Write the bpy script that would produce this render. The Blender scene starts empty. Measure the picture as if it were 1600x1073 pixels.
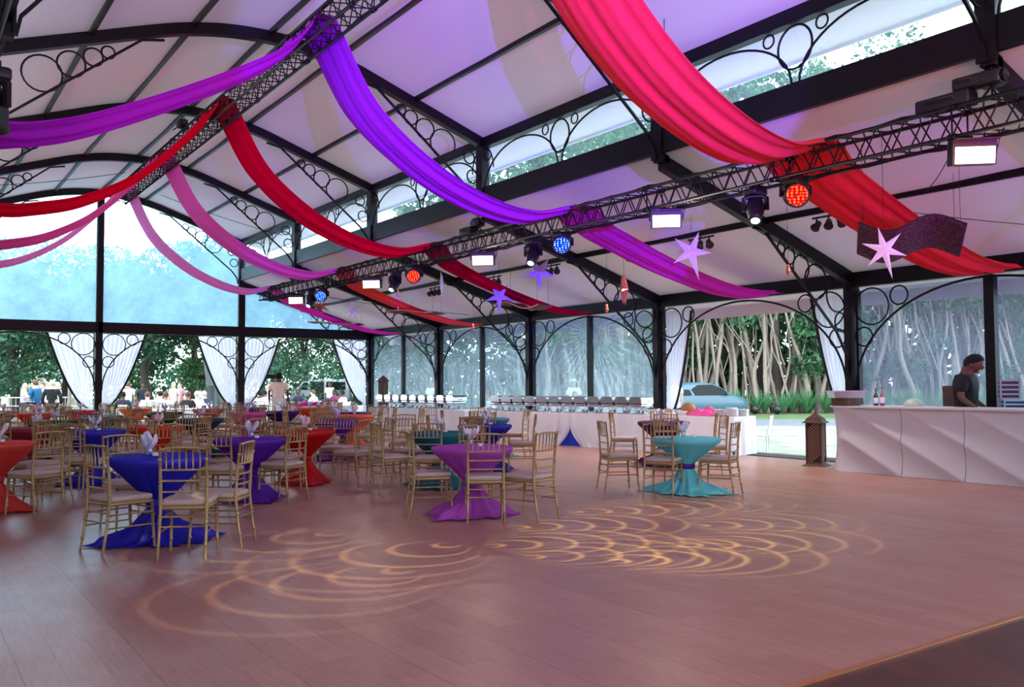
import bpy, bmesh, math, random
import numpy as np
from mathutils import Vector, Matrix, Euler
random.seed(7); rng = np.random.default_rng(7)
SC = bpy.context.scene
COL = SC.collection
PI = math.pi
ORG = {}
def V(*a): return Vector(a)

# ------------------------------------------------------------------ mesh builder
class MB:
    def __init__(s): s.v = []; s.f = []; s.sm = []; s.uv = None
    def add(s, vs, fs, smooth=False):
        b = len(s.v); s.v.extend([Vector(p) for p in vs])
        s.f.extend([tuple(b + i for i in f) for f in fs]); s.sm.extend([smooth] * len(fs)); return s
    def box(s, c, size, rot=None):
        c = Vector(c); hx, hy, hz = [d / 2 for d in size]
        P = [Vector((x, y, z)) for x in (-hx, hx) for y in (-hy, hy) for z in (-hz, hz)]
        if rot is not None: P = [rot @ p for p in P]
        return s.add([c + p for p in P], [(0,1,3,2),(4,6,7,5),(0,4,5,1),(2,3,7,6),(0,2,6,4),(1,5,7,3)])
    def rbox(s, c, size, b, rot=None, smooth=True):
        # rounded slab: bevelled box (bevel in all edges by simple inset layers)
        c = Vector(c); hx, hy, hz = [d / 2 for d in size]
        lay = []
        n = 4
        def ring(ix, iy, z):
            pts = []
            r = max(b, 1e-4)
            for (sx, sy, a0) in ((1,1,0),(-1,1,PI/2),(-1,-1,PI),(1,-1,1.5*PI)):
                for k in range(n + 1):
                    a = a0 + k / n * PI / 2
                    pts.append(V(sx*(ix - r) + r*math.cos(a), sy*(iy - r) + r*math.sin(a), z))
            return pts
        bz = min(b, hz*.98)
        prof = [(bz*(1-math.cos(t)), -hz + bz*(1-math.sin(t))) for t in (PI/2*0, )]
        zs = []
        for t in (0, PI/6, PI/3, PI/2): zs.append((bz*(1-math.sin(t)), -hz + bz*(1-math.cos(t))))
        for t in (PI/2, PI/3, PI/6, 0): zs.append((bz*(1-math.sin(t)), hz - bz*(1-math.cos(t))))
        for (ins, z) in zs: lay.append(ring(hx - ins*.999, hy - ins*.999, z))
        vs = [p for l in lay for p in l]
        m = len(lay[0]); fs = []
        for i in range(len(lay) - 1):
            for j in range(m): fs.append((i*m+j, i*m+(j+1)%m, (i+1)*m+(j+1)%m, (i+1)*m+j))
        fs.append(tuple(range(m))[::-1]); fs.append(tuple(range((len(lay)-1)*m, len(lay)*m)))
        if rot is not None: vs = [rot @ p for p in vs]
        return s.add([c + p for p in vs], fs, smooth)
    def tube(s, pts, r, n=6, closed=False, cap=True, smooth=True):
        pts = [Vector(p) for p in pts]; m = len(pts)
        rs = r if isinstance(r, (list, tuple)) else [r] * m
        vs = []; up = None
        for i, p in enumerate(pts):
            if closed: t = (pts[(i+1) % m] - pts[i-1])
            else: t = pts[min(i+1, m-1)] - pts[max(i-1, 0)]
            if t.length < 1e-9: t = V(0,0,1)
            t.normalize()
            if up is None:
                up = V(0,0,1) if abs(t.z) < .9 else V(1,0,0)
            a = t.cross(up)
            if a.length < 1e-4: a = t.cross(V(1,0.1,0))
            a.normalize(); bb = a.cross(t); up = bb
            for k in range(n):
                th = 2*PI*k/n + (PI/4 if n == 4 else 0)
                vs.append(p + (a*math.cos(th) + bb*math.sin(th)) * rs[i])
        fs = []
        rng_ = m if closed else m - 1
        for i in range(rng_):
            j = (i+1) % m
            for k in range(n): fs.append((i*n+k, j*n+k, j*n+(k+1)%n, i*n+(k+1)%n))
        if cap and not closed: fs.append(tuple(range(n))[::-1]); fs.append(tuple((m-1)*n+k for k in range(n)))
        return s.add(vs, fs, smooth and n > 4)
    def cyl(s, a, b, r0, r1=None, n=12): return s.tube([a, b], [r0, r0 if r1 is None else r1], n)
    def ring(s, c, u, v, R, r, n=24, k=5, R2=None):
        c = Vector(c); u = Vector(u); v = Vector(v); R2 = R2 or R
        return s.tube([c + u*R*math.cos(2*PI*i/n) + v*R2*math.sin(2*PI*i/n) for i in range(n)], r, k, closed=True)
    def lathe(s, prof, c=(0,0,0), n=20, smooth=True, axis=None):
        c = Vector(c); vs = []
        for (r, z) in prof:
            for k in range(n):
                p = V(r*math.cos(2*PI*k/n), r*math.sin(2*PI*k/n), z)
                if axis is not None: p = axis @ p
                vs.append(c + p)
        m = len(prof); fs = []
        for i in range(m-1):
            for k in range(n): fs.append((i*n+k, i*n+(k+1)%n, (i+1)*n+(k+1)%n, (i+1)*n+k))
        if prof[0][0] > 1e-4: fs.append(tuple(range(n))[::-1])
        if prof[-1][0] > 1e-4: fs.append(tuple((m-1)*n+k for k in range(n)))
        return s.add(vs, fs, smooth)
    def grid(s, fn, nu, nv, smooth=True, closeu=False):
        vs = [fn(i/nu, j/nv) for j in range(nv+1) for i in range(nu+1)]
        fs = [(j*(nu+1)+i, j*(nu+1)+i+1, (j+1)*(nu+1)+i+1, (j+1)*(nu+1)+i) for j in range(nv) for i in range(nu)]
        return s.add(vs, fs, smooth)
    def prism(s, poly, d0, d1, O=(0,0,0), U=(1,0,0), W=(0,0,1), D=(0,1,0)):
        O, U, W, D = map(Vector, (O, U, W, D)); n = len(poly)
        vs = [O + U*a + W*b + D*d0 for a, b in poly] + [O + U*a + W*b + D*d1 for a, b in poly]
        fs = [tuple(range(n))[::-1], tuple(range(n, 2*n))] + [(i, (i+1)%n, n+(i+1)%n, n+i) for i in range(n)]
        return s.add(vs, fs)
    def ell(s, c, r, n=12, m=8, rot=None):
        c = Vector(c); r = Vector(r) if not isinstance(r, (int, float)) else V(r, r, r)
        vs = [];
        for j in range(m+1):
            ph = PI*j/m
            for k in range(n):
                p = V(r.x*math.sin(ph)*math.cos(2*PI*k/n), r.y*math.sin(ph)*math.sin(2*PI*k/n), r.z*math.cos(ph))
                if rot is not None: p = rot @ p
                vs.append(c + p)
        return s.add(vs, [(j*n+k, (j+1)*n+k, (j+1)*n+(k+1)%n, j*n+(k+1)%n) for j in range(m) for k in range(n)], True)
    def mesh(s, name):
        me = bpy.data.meshes.new(name)
        me.from_pydata([tuple(p) for p in s.v], [], s.f)
        me.polygons.foreach_set('use_smooth', s.sm)
        me.validate(); me.update()
        return me

def build(name, mb, mat, parent=None, thick=None):
    me = mb.mesh(name)
    o = bpy.data.objects.new(name, me); COL.objects.link(o)
    me.materials.append(mat)
    if parent is not None:
        o.parent = parent; og = ORG.get(parent.as_pointer(), V(0,0,0))
        if og.length > 0: me.transform(Matrix.Translation(-og))
        ORG[o.as_pointer()] = og
    if thick:
        md = o.modifiers.new('thickness', 'SOLIDIFY'); md.thickness = thick; md.offset = 0
    return o
def thing(name, label, cat, loc=(0,0,0), rz=0.0, group=None, world=True):
    o = bpy.data.objects.new(name, None); COL.objects.link(o)
    o.empty_display_size = .1
    o.location = loc; o.rotation_euler = (0, 0, rz)
    o['label'] = label; o['category'] = cat
    if group: o['group'] = group
    ORG[o.as_pointer()] = Vector(loc) if world else V(0,0,0)
    return o
def tag(o, label, cat, group=None, kind=None):
    o['label'] = label; o['category'] = cat
    if group: o['group'] = group
    if kind: o['kind'] = kind
    return o
def struct(name, mb, mat, parent=None, thick=None, label=None):
    o = build(name, mb, mat, parent, thick)
    if parent is None: o['kind'] = 'structure'
    if label: o['label'] = label
    return o
def dup(root, loc, rz, label=None, group=None, scale=None):
    def cp(o, par):
        c = o.copy(); COL.objects.link(c)
        if par is not None: c.parent = par
        for ch in kids.get(o.as_pointer(), []): cp(ch, c)
        return c
    kids = {}
    for o in list(root.children_recursive): kids.setdefault(o.parent.as_pointer(), []).append(o)
    c = cp(root, None); c.location = loc; c.rotation_euler = (0, 0, rz)
    if label: c['label'] = label
    if group: c['group'] = group
    if scale: c.scale = (scale,)*3
    return c

# ------------------------------------------------------------------ materials
def lin(c):
    return tuple(((x/255)/12.92 if x/255 <= .04045 else ((x/255+.055)/1.055)**2.4) for x in c) + (1,)
def nmat(name):
    m = bpy.data.materials.new(name); m.use_nodes = True
    nt = m.node_tree; nt.nodes.clear()
    out = nt.nodes.new('ShaderNodeOutputMaterial')
    return m, nt, out
def N(nt, typ, **kw):
    n = nt.nodes.new(typ)
    for k, v in kw.items():
        if k.startswith('i_'):
            key = k[2:]
            n.inputs[int(key) if key.isdigit() else key.replace('_', ' ')].default_value = v
        else: setattr(n, k, v)
    return n
def pbr(name, rgb, rough=.5, metal=0., noise=0., nscale=20., bump=0., bscale=60., spec=.5, sheen=0., emit=None, estr=0., coat=0., vary=None):
    m, nt, out = nmat(name)
    b = N(nt, 'ShaderNodeBsdfPrincipled'); nt.links.new(b.outputs[0], out.inputs[0])
    c = lin(rgb); b.inputs['Base Color'].default_value = c
    b.inputs['Roughness'].default_value = rough; b.inputs['Metallic'].default_value = metal
    b.inputs['Specular IOR Level'].default_value = spec
    b.inputs['Sheen Weight'].default_value = sheen; b.inputs['Coat Weight'].default_value = coat
    if emit: b.inputs['Emission Color'].default_value = lin(emit); b.inputs['Emission Strength'].default_value = estr
    if noise or vary or bump:
        tc = N(nt, 'ShaderNodeTexCoord')
    if noise or vary:
        t = N(nt, 'ShaderNodeTexNoise', i_Scale=nscale, i_Detail=4.); nt.links.new(tc.outputs['Object'], t.inputs['Vector'])
        r = N(nt, 'ShaderNodeMix', data_type='RGBA'); nt.links.new(t.outputs['Fac'], r.inputs['Factor'])
        c2 = lin(vary) if vary else tuple(x*(1-noise) for x in c[:3])+(1,)
        r.inputs['A'].default_value = c2; r.inputs['B'].default_value = c if vary else tuple(min(1, x*(1+noise)) for x in c[:3])+(1,)
        nt.links.new(r.outputs['Result'], b.inputs['Base Color'])
    if bump:
        t2 = N(nt, 'ShaderNodeTexNoise', i_Scale=bscale, i_Detail=3.); nt.links.new(tc.outputs['Object'], t2.inputs['Vector'])
        bp = N(nt, 'ShaderNodeBump', i_Strength=bump, i_Distance=.01); nt.links.new(t2.outputs['Fac'], bp.inputs['Height'])
        nt.links.new(bp.outputs[0], b.inputs['Normal'])
    return m
def cloth(name, rgb, transl=.35, rough=.8, alpha=0., fold=0., sat=None):
    m, nt, out = nmat(name); c = lin(rgb)
    d = N(nt, 'ShaderNodeBsdfDiffuse', i_Color=c); t = N(nt, 'ShaderNodeBsdfTranslucent', i_Color=c)
    g = N(nt, 'ShaderNodeBsdfSheen', i_Color=c, i_Roughness=.4) if False else None
    mx = N(nt, 'ShaderNodeMixShader', i_0=transl); nt.links.new(d.outputs[0], mx.inputs[1]); nt.links.new(t.outputs[0], mx.inputs[2])
    tc = N(nt, 'ShaderNodeTexCoord'); mp = N(nt, 'ShaderNodeMapping'); mp.inputs['Scale'].default_value = (2, 14, 2)
    w = N(nt, 'ShaderNodeTexNoise', i_Scale=3., i_Detail=3.); nt.links.new(tc.outputs['Object'], mp.inputs[0]); nt.links.new(mp.outputs[0], w.inputs['Vector'])
    bp = N(nt, 'ShaderNodeBump', i_Strength=.25, i_Distance=.02); nt.links.new(w.outputs['Fac'], bp.inputs['Height'])
    nt.links.new(bp.outputs[0], d.inputs['Normal']); nt.links.new(bp.outputs[0], t.inputs['Normal'])
    last = mx
    if transl < .1:
        gs = N(nt, 'ShaderNodeBsdfGlossy', i_Roughness=.45, i_Color=tuple(.35+.65*x for x in c[:3])+(1,)); last = N(nt, 'ShaderNodeMixShader', i_0=.09); nt.links.new(mx.outputs[0], last.inputs[1]); nt.links.new(gs.outputs[0], last.inputs[2])
    if alpha > 0:
        tr = N(nt, 'ShaderNodeBsdfTransparent'); m2 = N(nt, 'ShaderNodeMixShader', i_0=alpha)
        nt.links.new(mx.outputs[0], m2.inputs[1]); nt.links.new(tr.outputs[0], m2.inputs[2]); last = m2
    nt.links.new(last.outputs[0], out.inputs[0]); return m
def emis(name, rgb, s):
    m, nt, out = nmat(name); e = N(nt, 'ShaderNodeEmission', i_Color=lin(rgb), i_Strength=s); nt.links.new(e.outputs[0], out.inputs[0]); return m
def film(name, haze, tint, hz, crinkle=.6, gloss=.12, fan=0.):
    """clear plastic sheet: mostly see-through, with a milky share and a glossy crinkled face"""
    m, nt, out = nmat(name)
    tr = N(nt, 'ShaderNodeBsdfTransparent', i_Color=lin(tint))
    tl = N(nt, 'ShaderNodeBsdfTranslucent', i_Color=lin(hz)); df = N(nt, 'ShaderNodeBsdfDiffuse', i_Color=lin(hz))
    ad = N(nt, 'ShaderNodeMixShader', i_0=.22)
    nt.links.new(tl.outputs[0], ad.inputs[1]); nt.links.new(df.outputs[0], ad.inputs[2])
    gl = N(nt, 'ShaderNodeBsdfGlossy', i_Roughness=.13, i_Color=(1,1,1,1))
    tc = N(nt, 'ShaderNodeTexCoord')
    mp = N(nt, 'ShaderNodeMapping'); mp.inputs['Scale'].default_value = (1.0, 1.2, .5)
    n1 = N(nt, 'ShaderNodeTexNoise', i_Scale=3.5, i_Detail=5., i_Roughness=.65, i_Distortion=1.6)
    nt.links.new(tc.outputs['Object'], mp.inputs[0]); nt.links.new(mp.outputs[0], n1.inputs['Vector'])
    bp = N(nt, 'ShaderNodeBump', i_Strength=crinkle, i_Distance=.06); nt.links.new(n1.outputs['Fac'], bp.inputs['Height'])
    for q in (gl, df, tl): nt.links.new(bp.outputs[0], q.inputs['Normal'])
    # milky share varies over the sheet
    n2 = N(nt, 'ShaderNodeTexNoise', i_Scale=1.1, i_Detail=6., i_Roughness=.7); nt.links.new(tc.outputs['Object'], n2.inputs['Vector'])
    mr = N(nt, 'ShaderNodeMapRange'); mr.inputs[1].default_value = .3; mr.inputs[2].default_value = .7
    mr.inputs[3].default_value = haze*.75; mr.inputs[4].default_value = min(1, haze*1.25)
    nt.links.new(n2.outputs['Fac'], mr.inputs[0])
    hz_out = mr.outputs[0]
    if fan:      # refracted sky streaks put into the haze, fanning from each middle post head
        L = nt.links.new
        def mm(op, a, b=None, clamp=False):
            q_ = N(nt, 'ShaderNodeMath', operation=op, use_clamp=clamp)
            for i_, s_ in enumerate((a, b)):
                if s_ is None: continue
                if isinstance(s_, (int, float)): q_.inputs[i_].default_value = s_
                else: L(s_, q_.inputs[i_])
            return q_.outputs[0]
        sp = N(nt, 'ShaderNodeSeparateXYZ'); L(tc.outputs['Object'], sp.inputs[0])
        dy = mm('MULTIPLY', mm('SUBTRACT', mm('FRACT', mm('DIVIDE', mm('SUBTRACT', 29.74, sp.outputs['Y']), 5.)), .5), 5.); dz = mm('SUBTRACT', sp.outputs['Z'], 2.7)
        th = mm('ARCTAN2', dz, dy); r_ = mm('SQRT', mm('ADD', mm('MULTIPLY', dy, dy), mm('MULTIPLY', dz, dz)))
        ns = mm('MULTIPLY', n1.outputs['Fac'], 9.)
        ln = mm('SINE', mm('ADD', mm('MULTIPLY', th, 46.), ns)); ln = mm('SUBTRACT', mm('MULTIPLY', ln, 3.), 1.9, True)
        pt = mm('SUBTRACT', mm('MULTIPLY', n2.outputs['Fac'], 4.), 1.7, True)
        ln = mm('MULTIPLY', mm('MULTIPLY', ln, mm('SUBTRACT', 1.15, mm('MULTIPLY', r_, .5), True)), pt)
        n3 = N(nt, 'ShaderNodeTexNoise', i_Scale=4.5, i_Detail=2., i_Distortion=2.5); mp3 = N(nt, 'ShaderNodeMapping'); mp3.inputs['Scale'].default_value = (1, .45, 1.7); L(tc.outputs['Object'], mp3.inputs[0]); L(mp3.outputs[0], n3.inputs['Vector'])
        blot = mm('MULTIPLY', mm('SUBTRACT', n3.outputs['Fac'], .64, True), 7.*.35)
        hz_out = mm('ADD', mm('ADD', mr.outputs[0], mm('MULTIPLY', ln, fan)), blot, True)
    m1 = N(nt, 'ShaderNodeMixShader'); nt.links.new(hz_out, m1.inputs[0]); nt.links.new(tr.outputs[0], m1.inputs[1]); nt.links.new(ad.outputs[0], m1.inputs[2])
    m2 = N(nt, 'ShaderNodeMixShader', i_0=gloss); nt.links.new(m1.outputs[0], m2.inputs[1]); nt.links.new(gl.outputs[0], m2.inputs[2])
    nt.links.new(m2.outputs[0], out.inputs[0])
    return m

M = {}
M['iron'] = pbr('black painted steel', (15, 12, 15), .45, 0, spec=.22, noise=.3, nscale=6)
M['truss'] = pbr('black truss tube', (22, 19, 24), .4, .2, spec=.3)
M['alu'] = pbr('bare aluminium', (160, 160, 165), .35, .9)
M['black'] = pbr('black plastic', (18, 17, 20), .45)
M['dark'] = pbr('dark housing', (40, 36, 40), .5)
M['gold'] = pbr('gold chair paint', (170, 146, 100), .34, .35, noise=.25, nscale=30)
M['cushion'] = pbr('cream cushion', (186, 170, 162), .85, noise=.08, nscale=40, bump=.2, bscale=300)
M['white'] = pbr('white linen', (232, 230, 236), .8, bump=.15, bscale=40)
M['whiteplastic'] = pbr('white plastic', (235, 238, 240), .4)
M['napkin'] = pbr('white paper napkin', (225, 225, 240), .7)
M['glass'] = film('drinking glass', .12, (240, 244, 250), (235, 240, 250), .0, .2)
M['chrome'] = pbr('polished steel', (205, 205, 210), .18, 1.)
M['steel'] = pbr('brushed steel', (176, 180, 190), .32, .85)
M['skin1'] = pbr('tan skin', (176, 128, 104), .6)
M['skin2'] = pbr('fair skin', (222, 178, 158), .6)
M['skin3'] = pbr('brown skin', (92, 58, 44), .6)
M['hairg'] = pbr('grey hair', (196, 192, 188), .8, bump=.5, bscale=200)
M['hairb'] = pbr('black hair', (10, 8, 8), .9, bump=.5, bscale=200)
M['hairn'] = pbr('brown hair', (90, 62, 46), .7, bump=.5, bscale=200)
M['sheer'] = cloth('white sheer voile', (236, 240, 255), .6, alpha=.22)
M['star'] = pbr('white star paper', (240, 236, 244), .6)
M['starlilac'] = pbr('lilac star paper', (176, 150, 244), .6)
M['copper'] = pbr('copper star paper', (196, 120, 84), .4, .3)
M['wood'] = pbr('carved dark wood', (84, 56, 42), .7, noise=.3, nscale=30)
M['bark'] = pbr('grey bark', (120, 116, 110), .9, noise=.3, nscale=4, bump=.6, bscale=12)
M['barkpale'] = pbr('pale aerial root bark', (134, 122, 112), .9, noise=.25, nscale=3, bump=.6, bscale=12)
M['barkdark'] = pbr('dark root bark', (64, 54, 50), .9, noise=.3, nscale=3, bump=.6, bscale=12)  # dark bark colour for trunks
M['rubber'] = pbr('black rubber', (22, 22, 24), .8)
M['amber'] = pbr('gold carpet edge', (226, 178, 104), .4, .3)
def leafmat(name, c1, c2, tl=.35):
    m, nt, out = nmat(name)
    tc = N(nt, 'ShaderNodeTexCoord'); n = N(nt, 'ShaderNodeTexNoise', i_Scale=.9, i_Detail=6., i_Roughness=.8)
    nt.links.new(tc.outputs['Object'], n.inputs['Vector'])
    mr = N(nt, 'ShaderNodeMapRange'); mr.inputs[1].default_value = .35; mr.inputs[2].default_value = .65; nt.links.new(n.outputs['Fac'], mr.inputs[0])
    mx = N(nt, 'ShaderNodeMix', data_type='RGBA'); mx.inputs['A'].default_value = lin(c1); mx.inputs['B'].default_value = lin(c2)
    nt.links.new(mr.outputs[0], mx.inputs['Factor'])
    d = N(nt, 'ShaderNodeBsdfPrincipled', i_Roughness=.5); t = N(nt, 'ShaderNodeBsdfTranslucent')
    nt.links.new(mx.outputs['Result'], d.inputs['Base Color']); nt.links.new(mx.outputs['Result'], t.inputs['Color'])
    s = N(nt, 'ShaderNodeMixShader', i_0=tl); nt.links.new(d.outputs[0], s.inputs[1]); nt.links.new(t.outputs[0], s.inputs[2])
    nt.links.new(s.outputs[0], out.inputs[0]); return m
M['leafA'] = leafmat('dark green leaves', (16, 42, 32), (64, 116, 84))
M['leafB'] = leafmat('mid green leaves', (28, 62, 40), (96, 146, 88))
M['leafC'] = leafmat('banyan leaves', (16, 44, 28), (78, 128, 86))
M['blade'] = leafmat('strap leaves', (40, 96, 62), (96, 160, 104))
# ------------------------------------------------------------------ tent geometry
D = 5.0; Y0 = 29.74
XS, XC, XR = 14.44, 9.64, 5.22        # side wall, clerestory, ridge
XCL, XSL = 2*XR - XC, 2*XR - XS
def YK(k): return Y0 - k*D
def zup(x):
    t = abs(x - XR)
    return 6.35 + (XC - XR - t)*.345 if t >= 1.9 else 6.35 + (XC-XR-1.9)*.345 + .0908*1.9**2 - .0908*t*t
def zlo(x):
    t = abs(x - XR) - (XC - XR); return 4.95 - .3125*t
IR = M['iron']

# floor: laid in long boards, pinkish beige wood print
def floor_mat(name, c1, c2, board=.185, rough=.34, rot=0.0, c3=None):
    m, nt, out = nmat(name); L = nt.links.new
    b = N(nt, 'ShaderNodeBsdfPrincipled'); L(b.outputs[0], out.inputs[0])
    b.inputs['Roughness'].default_value = rough; b.inputs['Specular IOR Level'].default_value = .5
    tc = N(nt, 'ShaderNodeTexCoord'); mp = N(nt, 'ShaderNodeMapping'); mp.inputs['Rotation'].default_value = (0,0,PI/2+rot)
    L(tc.outputs['Object'], mp.inputs[0])
    br = N(nt, 'ShaderNodeTexBrick', i_Scale=1., offset=.37); br.inputs['Brick Width'].default_value = 1.3
    br.inputs['Row Height'].default_value = board; br.inputs['Mortar Size'].default_value = .0016; br.inputs['Mortar Smooth'].default_value = .3
    br.inputs['Color1'].default_value = lin(c1); br.inputs['Color2'].default_value = lin(c2); br.inputs['Mortar'].default_value = tuple(x*.6 for x in lin(c1)[:3])+(1,)
    L(mp.outputs[0], br.inputs['Vector'])
    gm = N(nt, 'ShaderNodeMapping'); gm.inputs['Scale'].default_value = (9, .7, 1); gm.inputs['Rotation'].default_value = (0,0,rot); L(tc.outputs['Object'], gm.inputs[0])
    g = N(nt, 'ShaderNodeTexNoise', i_Scale=6., i_Detail=5., i_Roughness=.7); L(gm.outputs[0], g.inputs['Vector'])
    mx = N(nt, 'ShaderNodeMix', data_type='RGBA', blend_type='MULTIPLY'); mx.inputs['Factor'].default_value = 1.
    ra = N(nt, 'ShaderNodeMapRange'); ra.inputs[1].default_value = .3; ra.inputs[2].default_value = .7; ra.inputs[3].default_value = .78; ra.inputs[4].default_value = 1.12
    L(g.outputs['Fac'], ra.inputs[0]); L(br.outputs['Color'], mx.inputs['A']); L(ra.outputs[0], mx.inputs['B'])
    # panel joints every 0.6 m along the hall
    sx = N(nt, 'ShaderNodeSeparateXYZ'); L(tc.outputs['Object'], sx.inputs[0])
    def joints(src, period, w):
        d = N(nt, 'ShaderNodeMath', operation='DIVIDE'); d.inputs[1].default_value = period; L(src, d.inputs[0])
        f = N(nt, 'ShaderNodeMath', operation='FRACT'); L(d.outputs[0], f.inputs[0])
        c = N(nt, 'ShaderNodeMath', operation='GREATER_THAN'); c.inputs[1].default_value = w; L(f.outputs[0], c.inputs[0]); return c
    j = joints(sx.outputs['X'], .555, .009)
    mr = N(nt, 'ShaderNodeMapRange'); mr.inputs[3].default_value = .62; mr.inputs[4].default_value = 1.; L(j.outputs[0], mr.inputs[0])
    m2 = N(nt, 'ShaderNodeMix', data_type='RGBA', blend_type='MULTIPLY'); m2.inputs['Factor'].default_value = 1.
    L(mx.outputs['Result'], m2.inputs['A']); L(mr.outputs[0], m2.inputs['B'])
    L(m2.outputs['Result'], b.inputs['Base Color'])
    n = N(nt, 'ShaderNodeTexNoise', i_Scale=2.2, i_Detail=3.); L(tc.outputs['Object'], n.inputs['Vector'])
    rr = N(nt, 'ShaderNodeMapRange'); rr.inputs[3].default_value = rough-.07; rr.inputs[4].default_value = rough+.1; L(n.outputs['Fac'], rr.inputs[0]); L(rr.outputs[0], b.inputs['Roughness'])
    bp = N(nt, 'ShaderNodeBump', i_Strength=.12, i_Distance=.004); L(g.outputs['Fac'], bp.inputs['Height']); L(bp.outputs[0], b.inputs['Normal'])
    return m
M['floor'] = floor_mat('beige wood print floor', (182, 134, 120), (169, 121, 108), .185, .33)
M['stage'] = floor_mat('dark red wood stage', (88, 42, 34), (60, 30, 26), .12, .3, rot=.6)
mb = MB(); mb.box((5.2, 16.38, -.06), (19.0, 27.3, .12)); struct('floor', mb, M['floor'])
mb = MB(); mb.box((5.2, -1.5, -.06), (19.0, 8.4, .12)); struct('floor', mb, M['stage'])
mb = MB(); mb.box((5.2, 2.715, .003), (19.0, .035, .012)); struct('trim_1', mb, pbr('brass threshold', (200, 140, 100), .35, .6))
# roof skins
def membrane(name, tl):
    m, nt, out = nmat(name)
    c = (.66, .615, .63, 1)
    d = N(nt, 'ShaderNodeBsdfDiffuse', i_Color=c); t = N(nt, 'ShaderNodeBsdfTranslucent', i_Color=(.9, .8, .83, 1))
    mx = N(nt, 'ShaderNodeMixShader', i_0=tl)
    tc = N(nt, 'ShaderNodeTexCoord'); n = N(nt, 'ShaderNodeTexNoise', i_Scale=.6, i_Detail=4.); nt.links.new(tc.outputs['Object'], n.inputs['Vector'])
    bp = N(nt, 'ShaderNodeBump', i_Strength=.3, i_Distance=.12); nt.links.new(n.outputs['Fac'], bp.inputs['Height']); nt.links.new(bp.outputs[0], d.inputs['Normal'])
    nt.links.new(d.outputs[0], mx.inputs[1]); nt.links.new(t.outputs[0], mx.inputs[2]); nt.links.new(mx.outputs[0], out.inputs[0]); return m
M['roof'] = membrane('white tent roof fabric', .024)
YF, YB = Y0 + .25, -5.3
def skin(name, fn, xa, xb, nx):
    mb = MB()
    ny = int(round((YF - YB)/.625))
    def g(u, v):
        x = xa + (xb-xa)*u; y = YB + (YF-YB)*v
        fr = ((Y0 - y)/D) % 1.0
        sag = .05*math.sin(PI*fr)**2 * math.sin(PI*min(1, max(0, u)))
        return V(x, y, fn(x) - sag)
    mb.grid(g, nx, ny); return struct(name, mb, M['roof'])
skin('ceiling', zup, XCL-.9, XC+.9, 46)
skin('ceiling', zlo, XC-.02, XS+.02, 20)
skin('ceiling', zlo, XSL-.02, XCL+.02, 20)
# overhanging valances, lilac white
mb = MB(); mb.box(((XC+.9), (YF+YB)/2, zup(XC+.9)+.0), (.02, YF-YB, .1)); struct('trim_2', mb, M['white'])
mb = MB(); mb.grid(lambda u, v: V(XS+.02+.9*u, YB+(YF-YB)*v, zlo(XS)-.3*u), 2, 40); mb.box((XS+.93, (YF+YB)/2, zlo(XS)-.42), (.02, YF-YB, .26)); struct('trim_3', mb, M['roof'])

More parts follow.
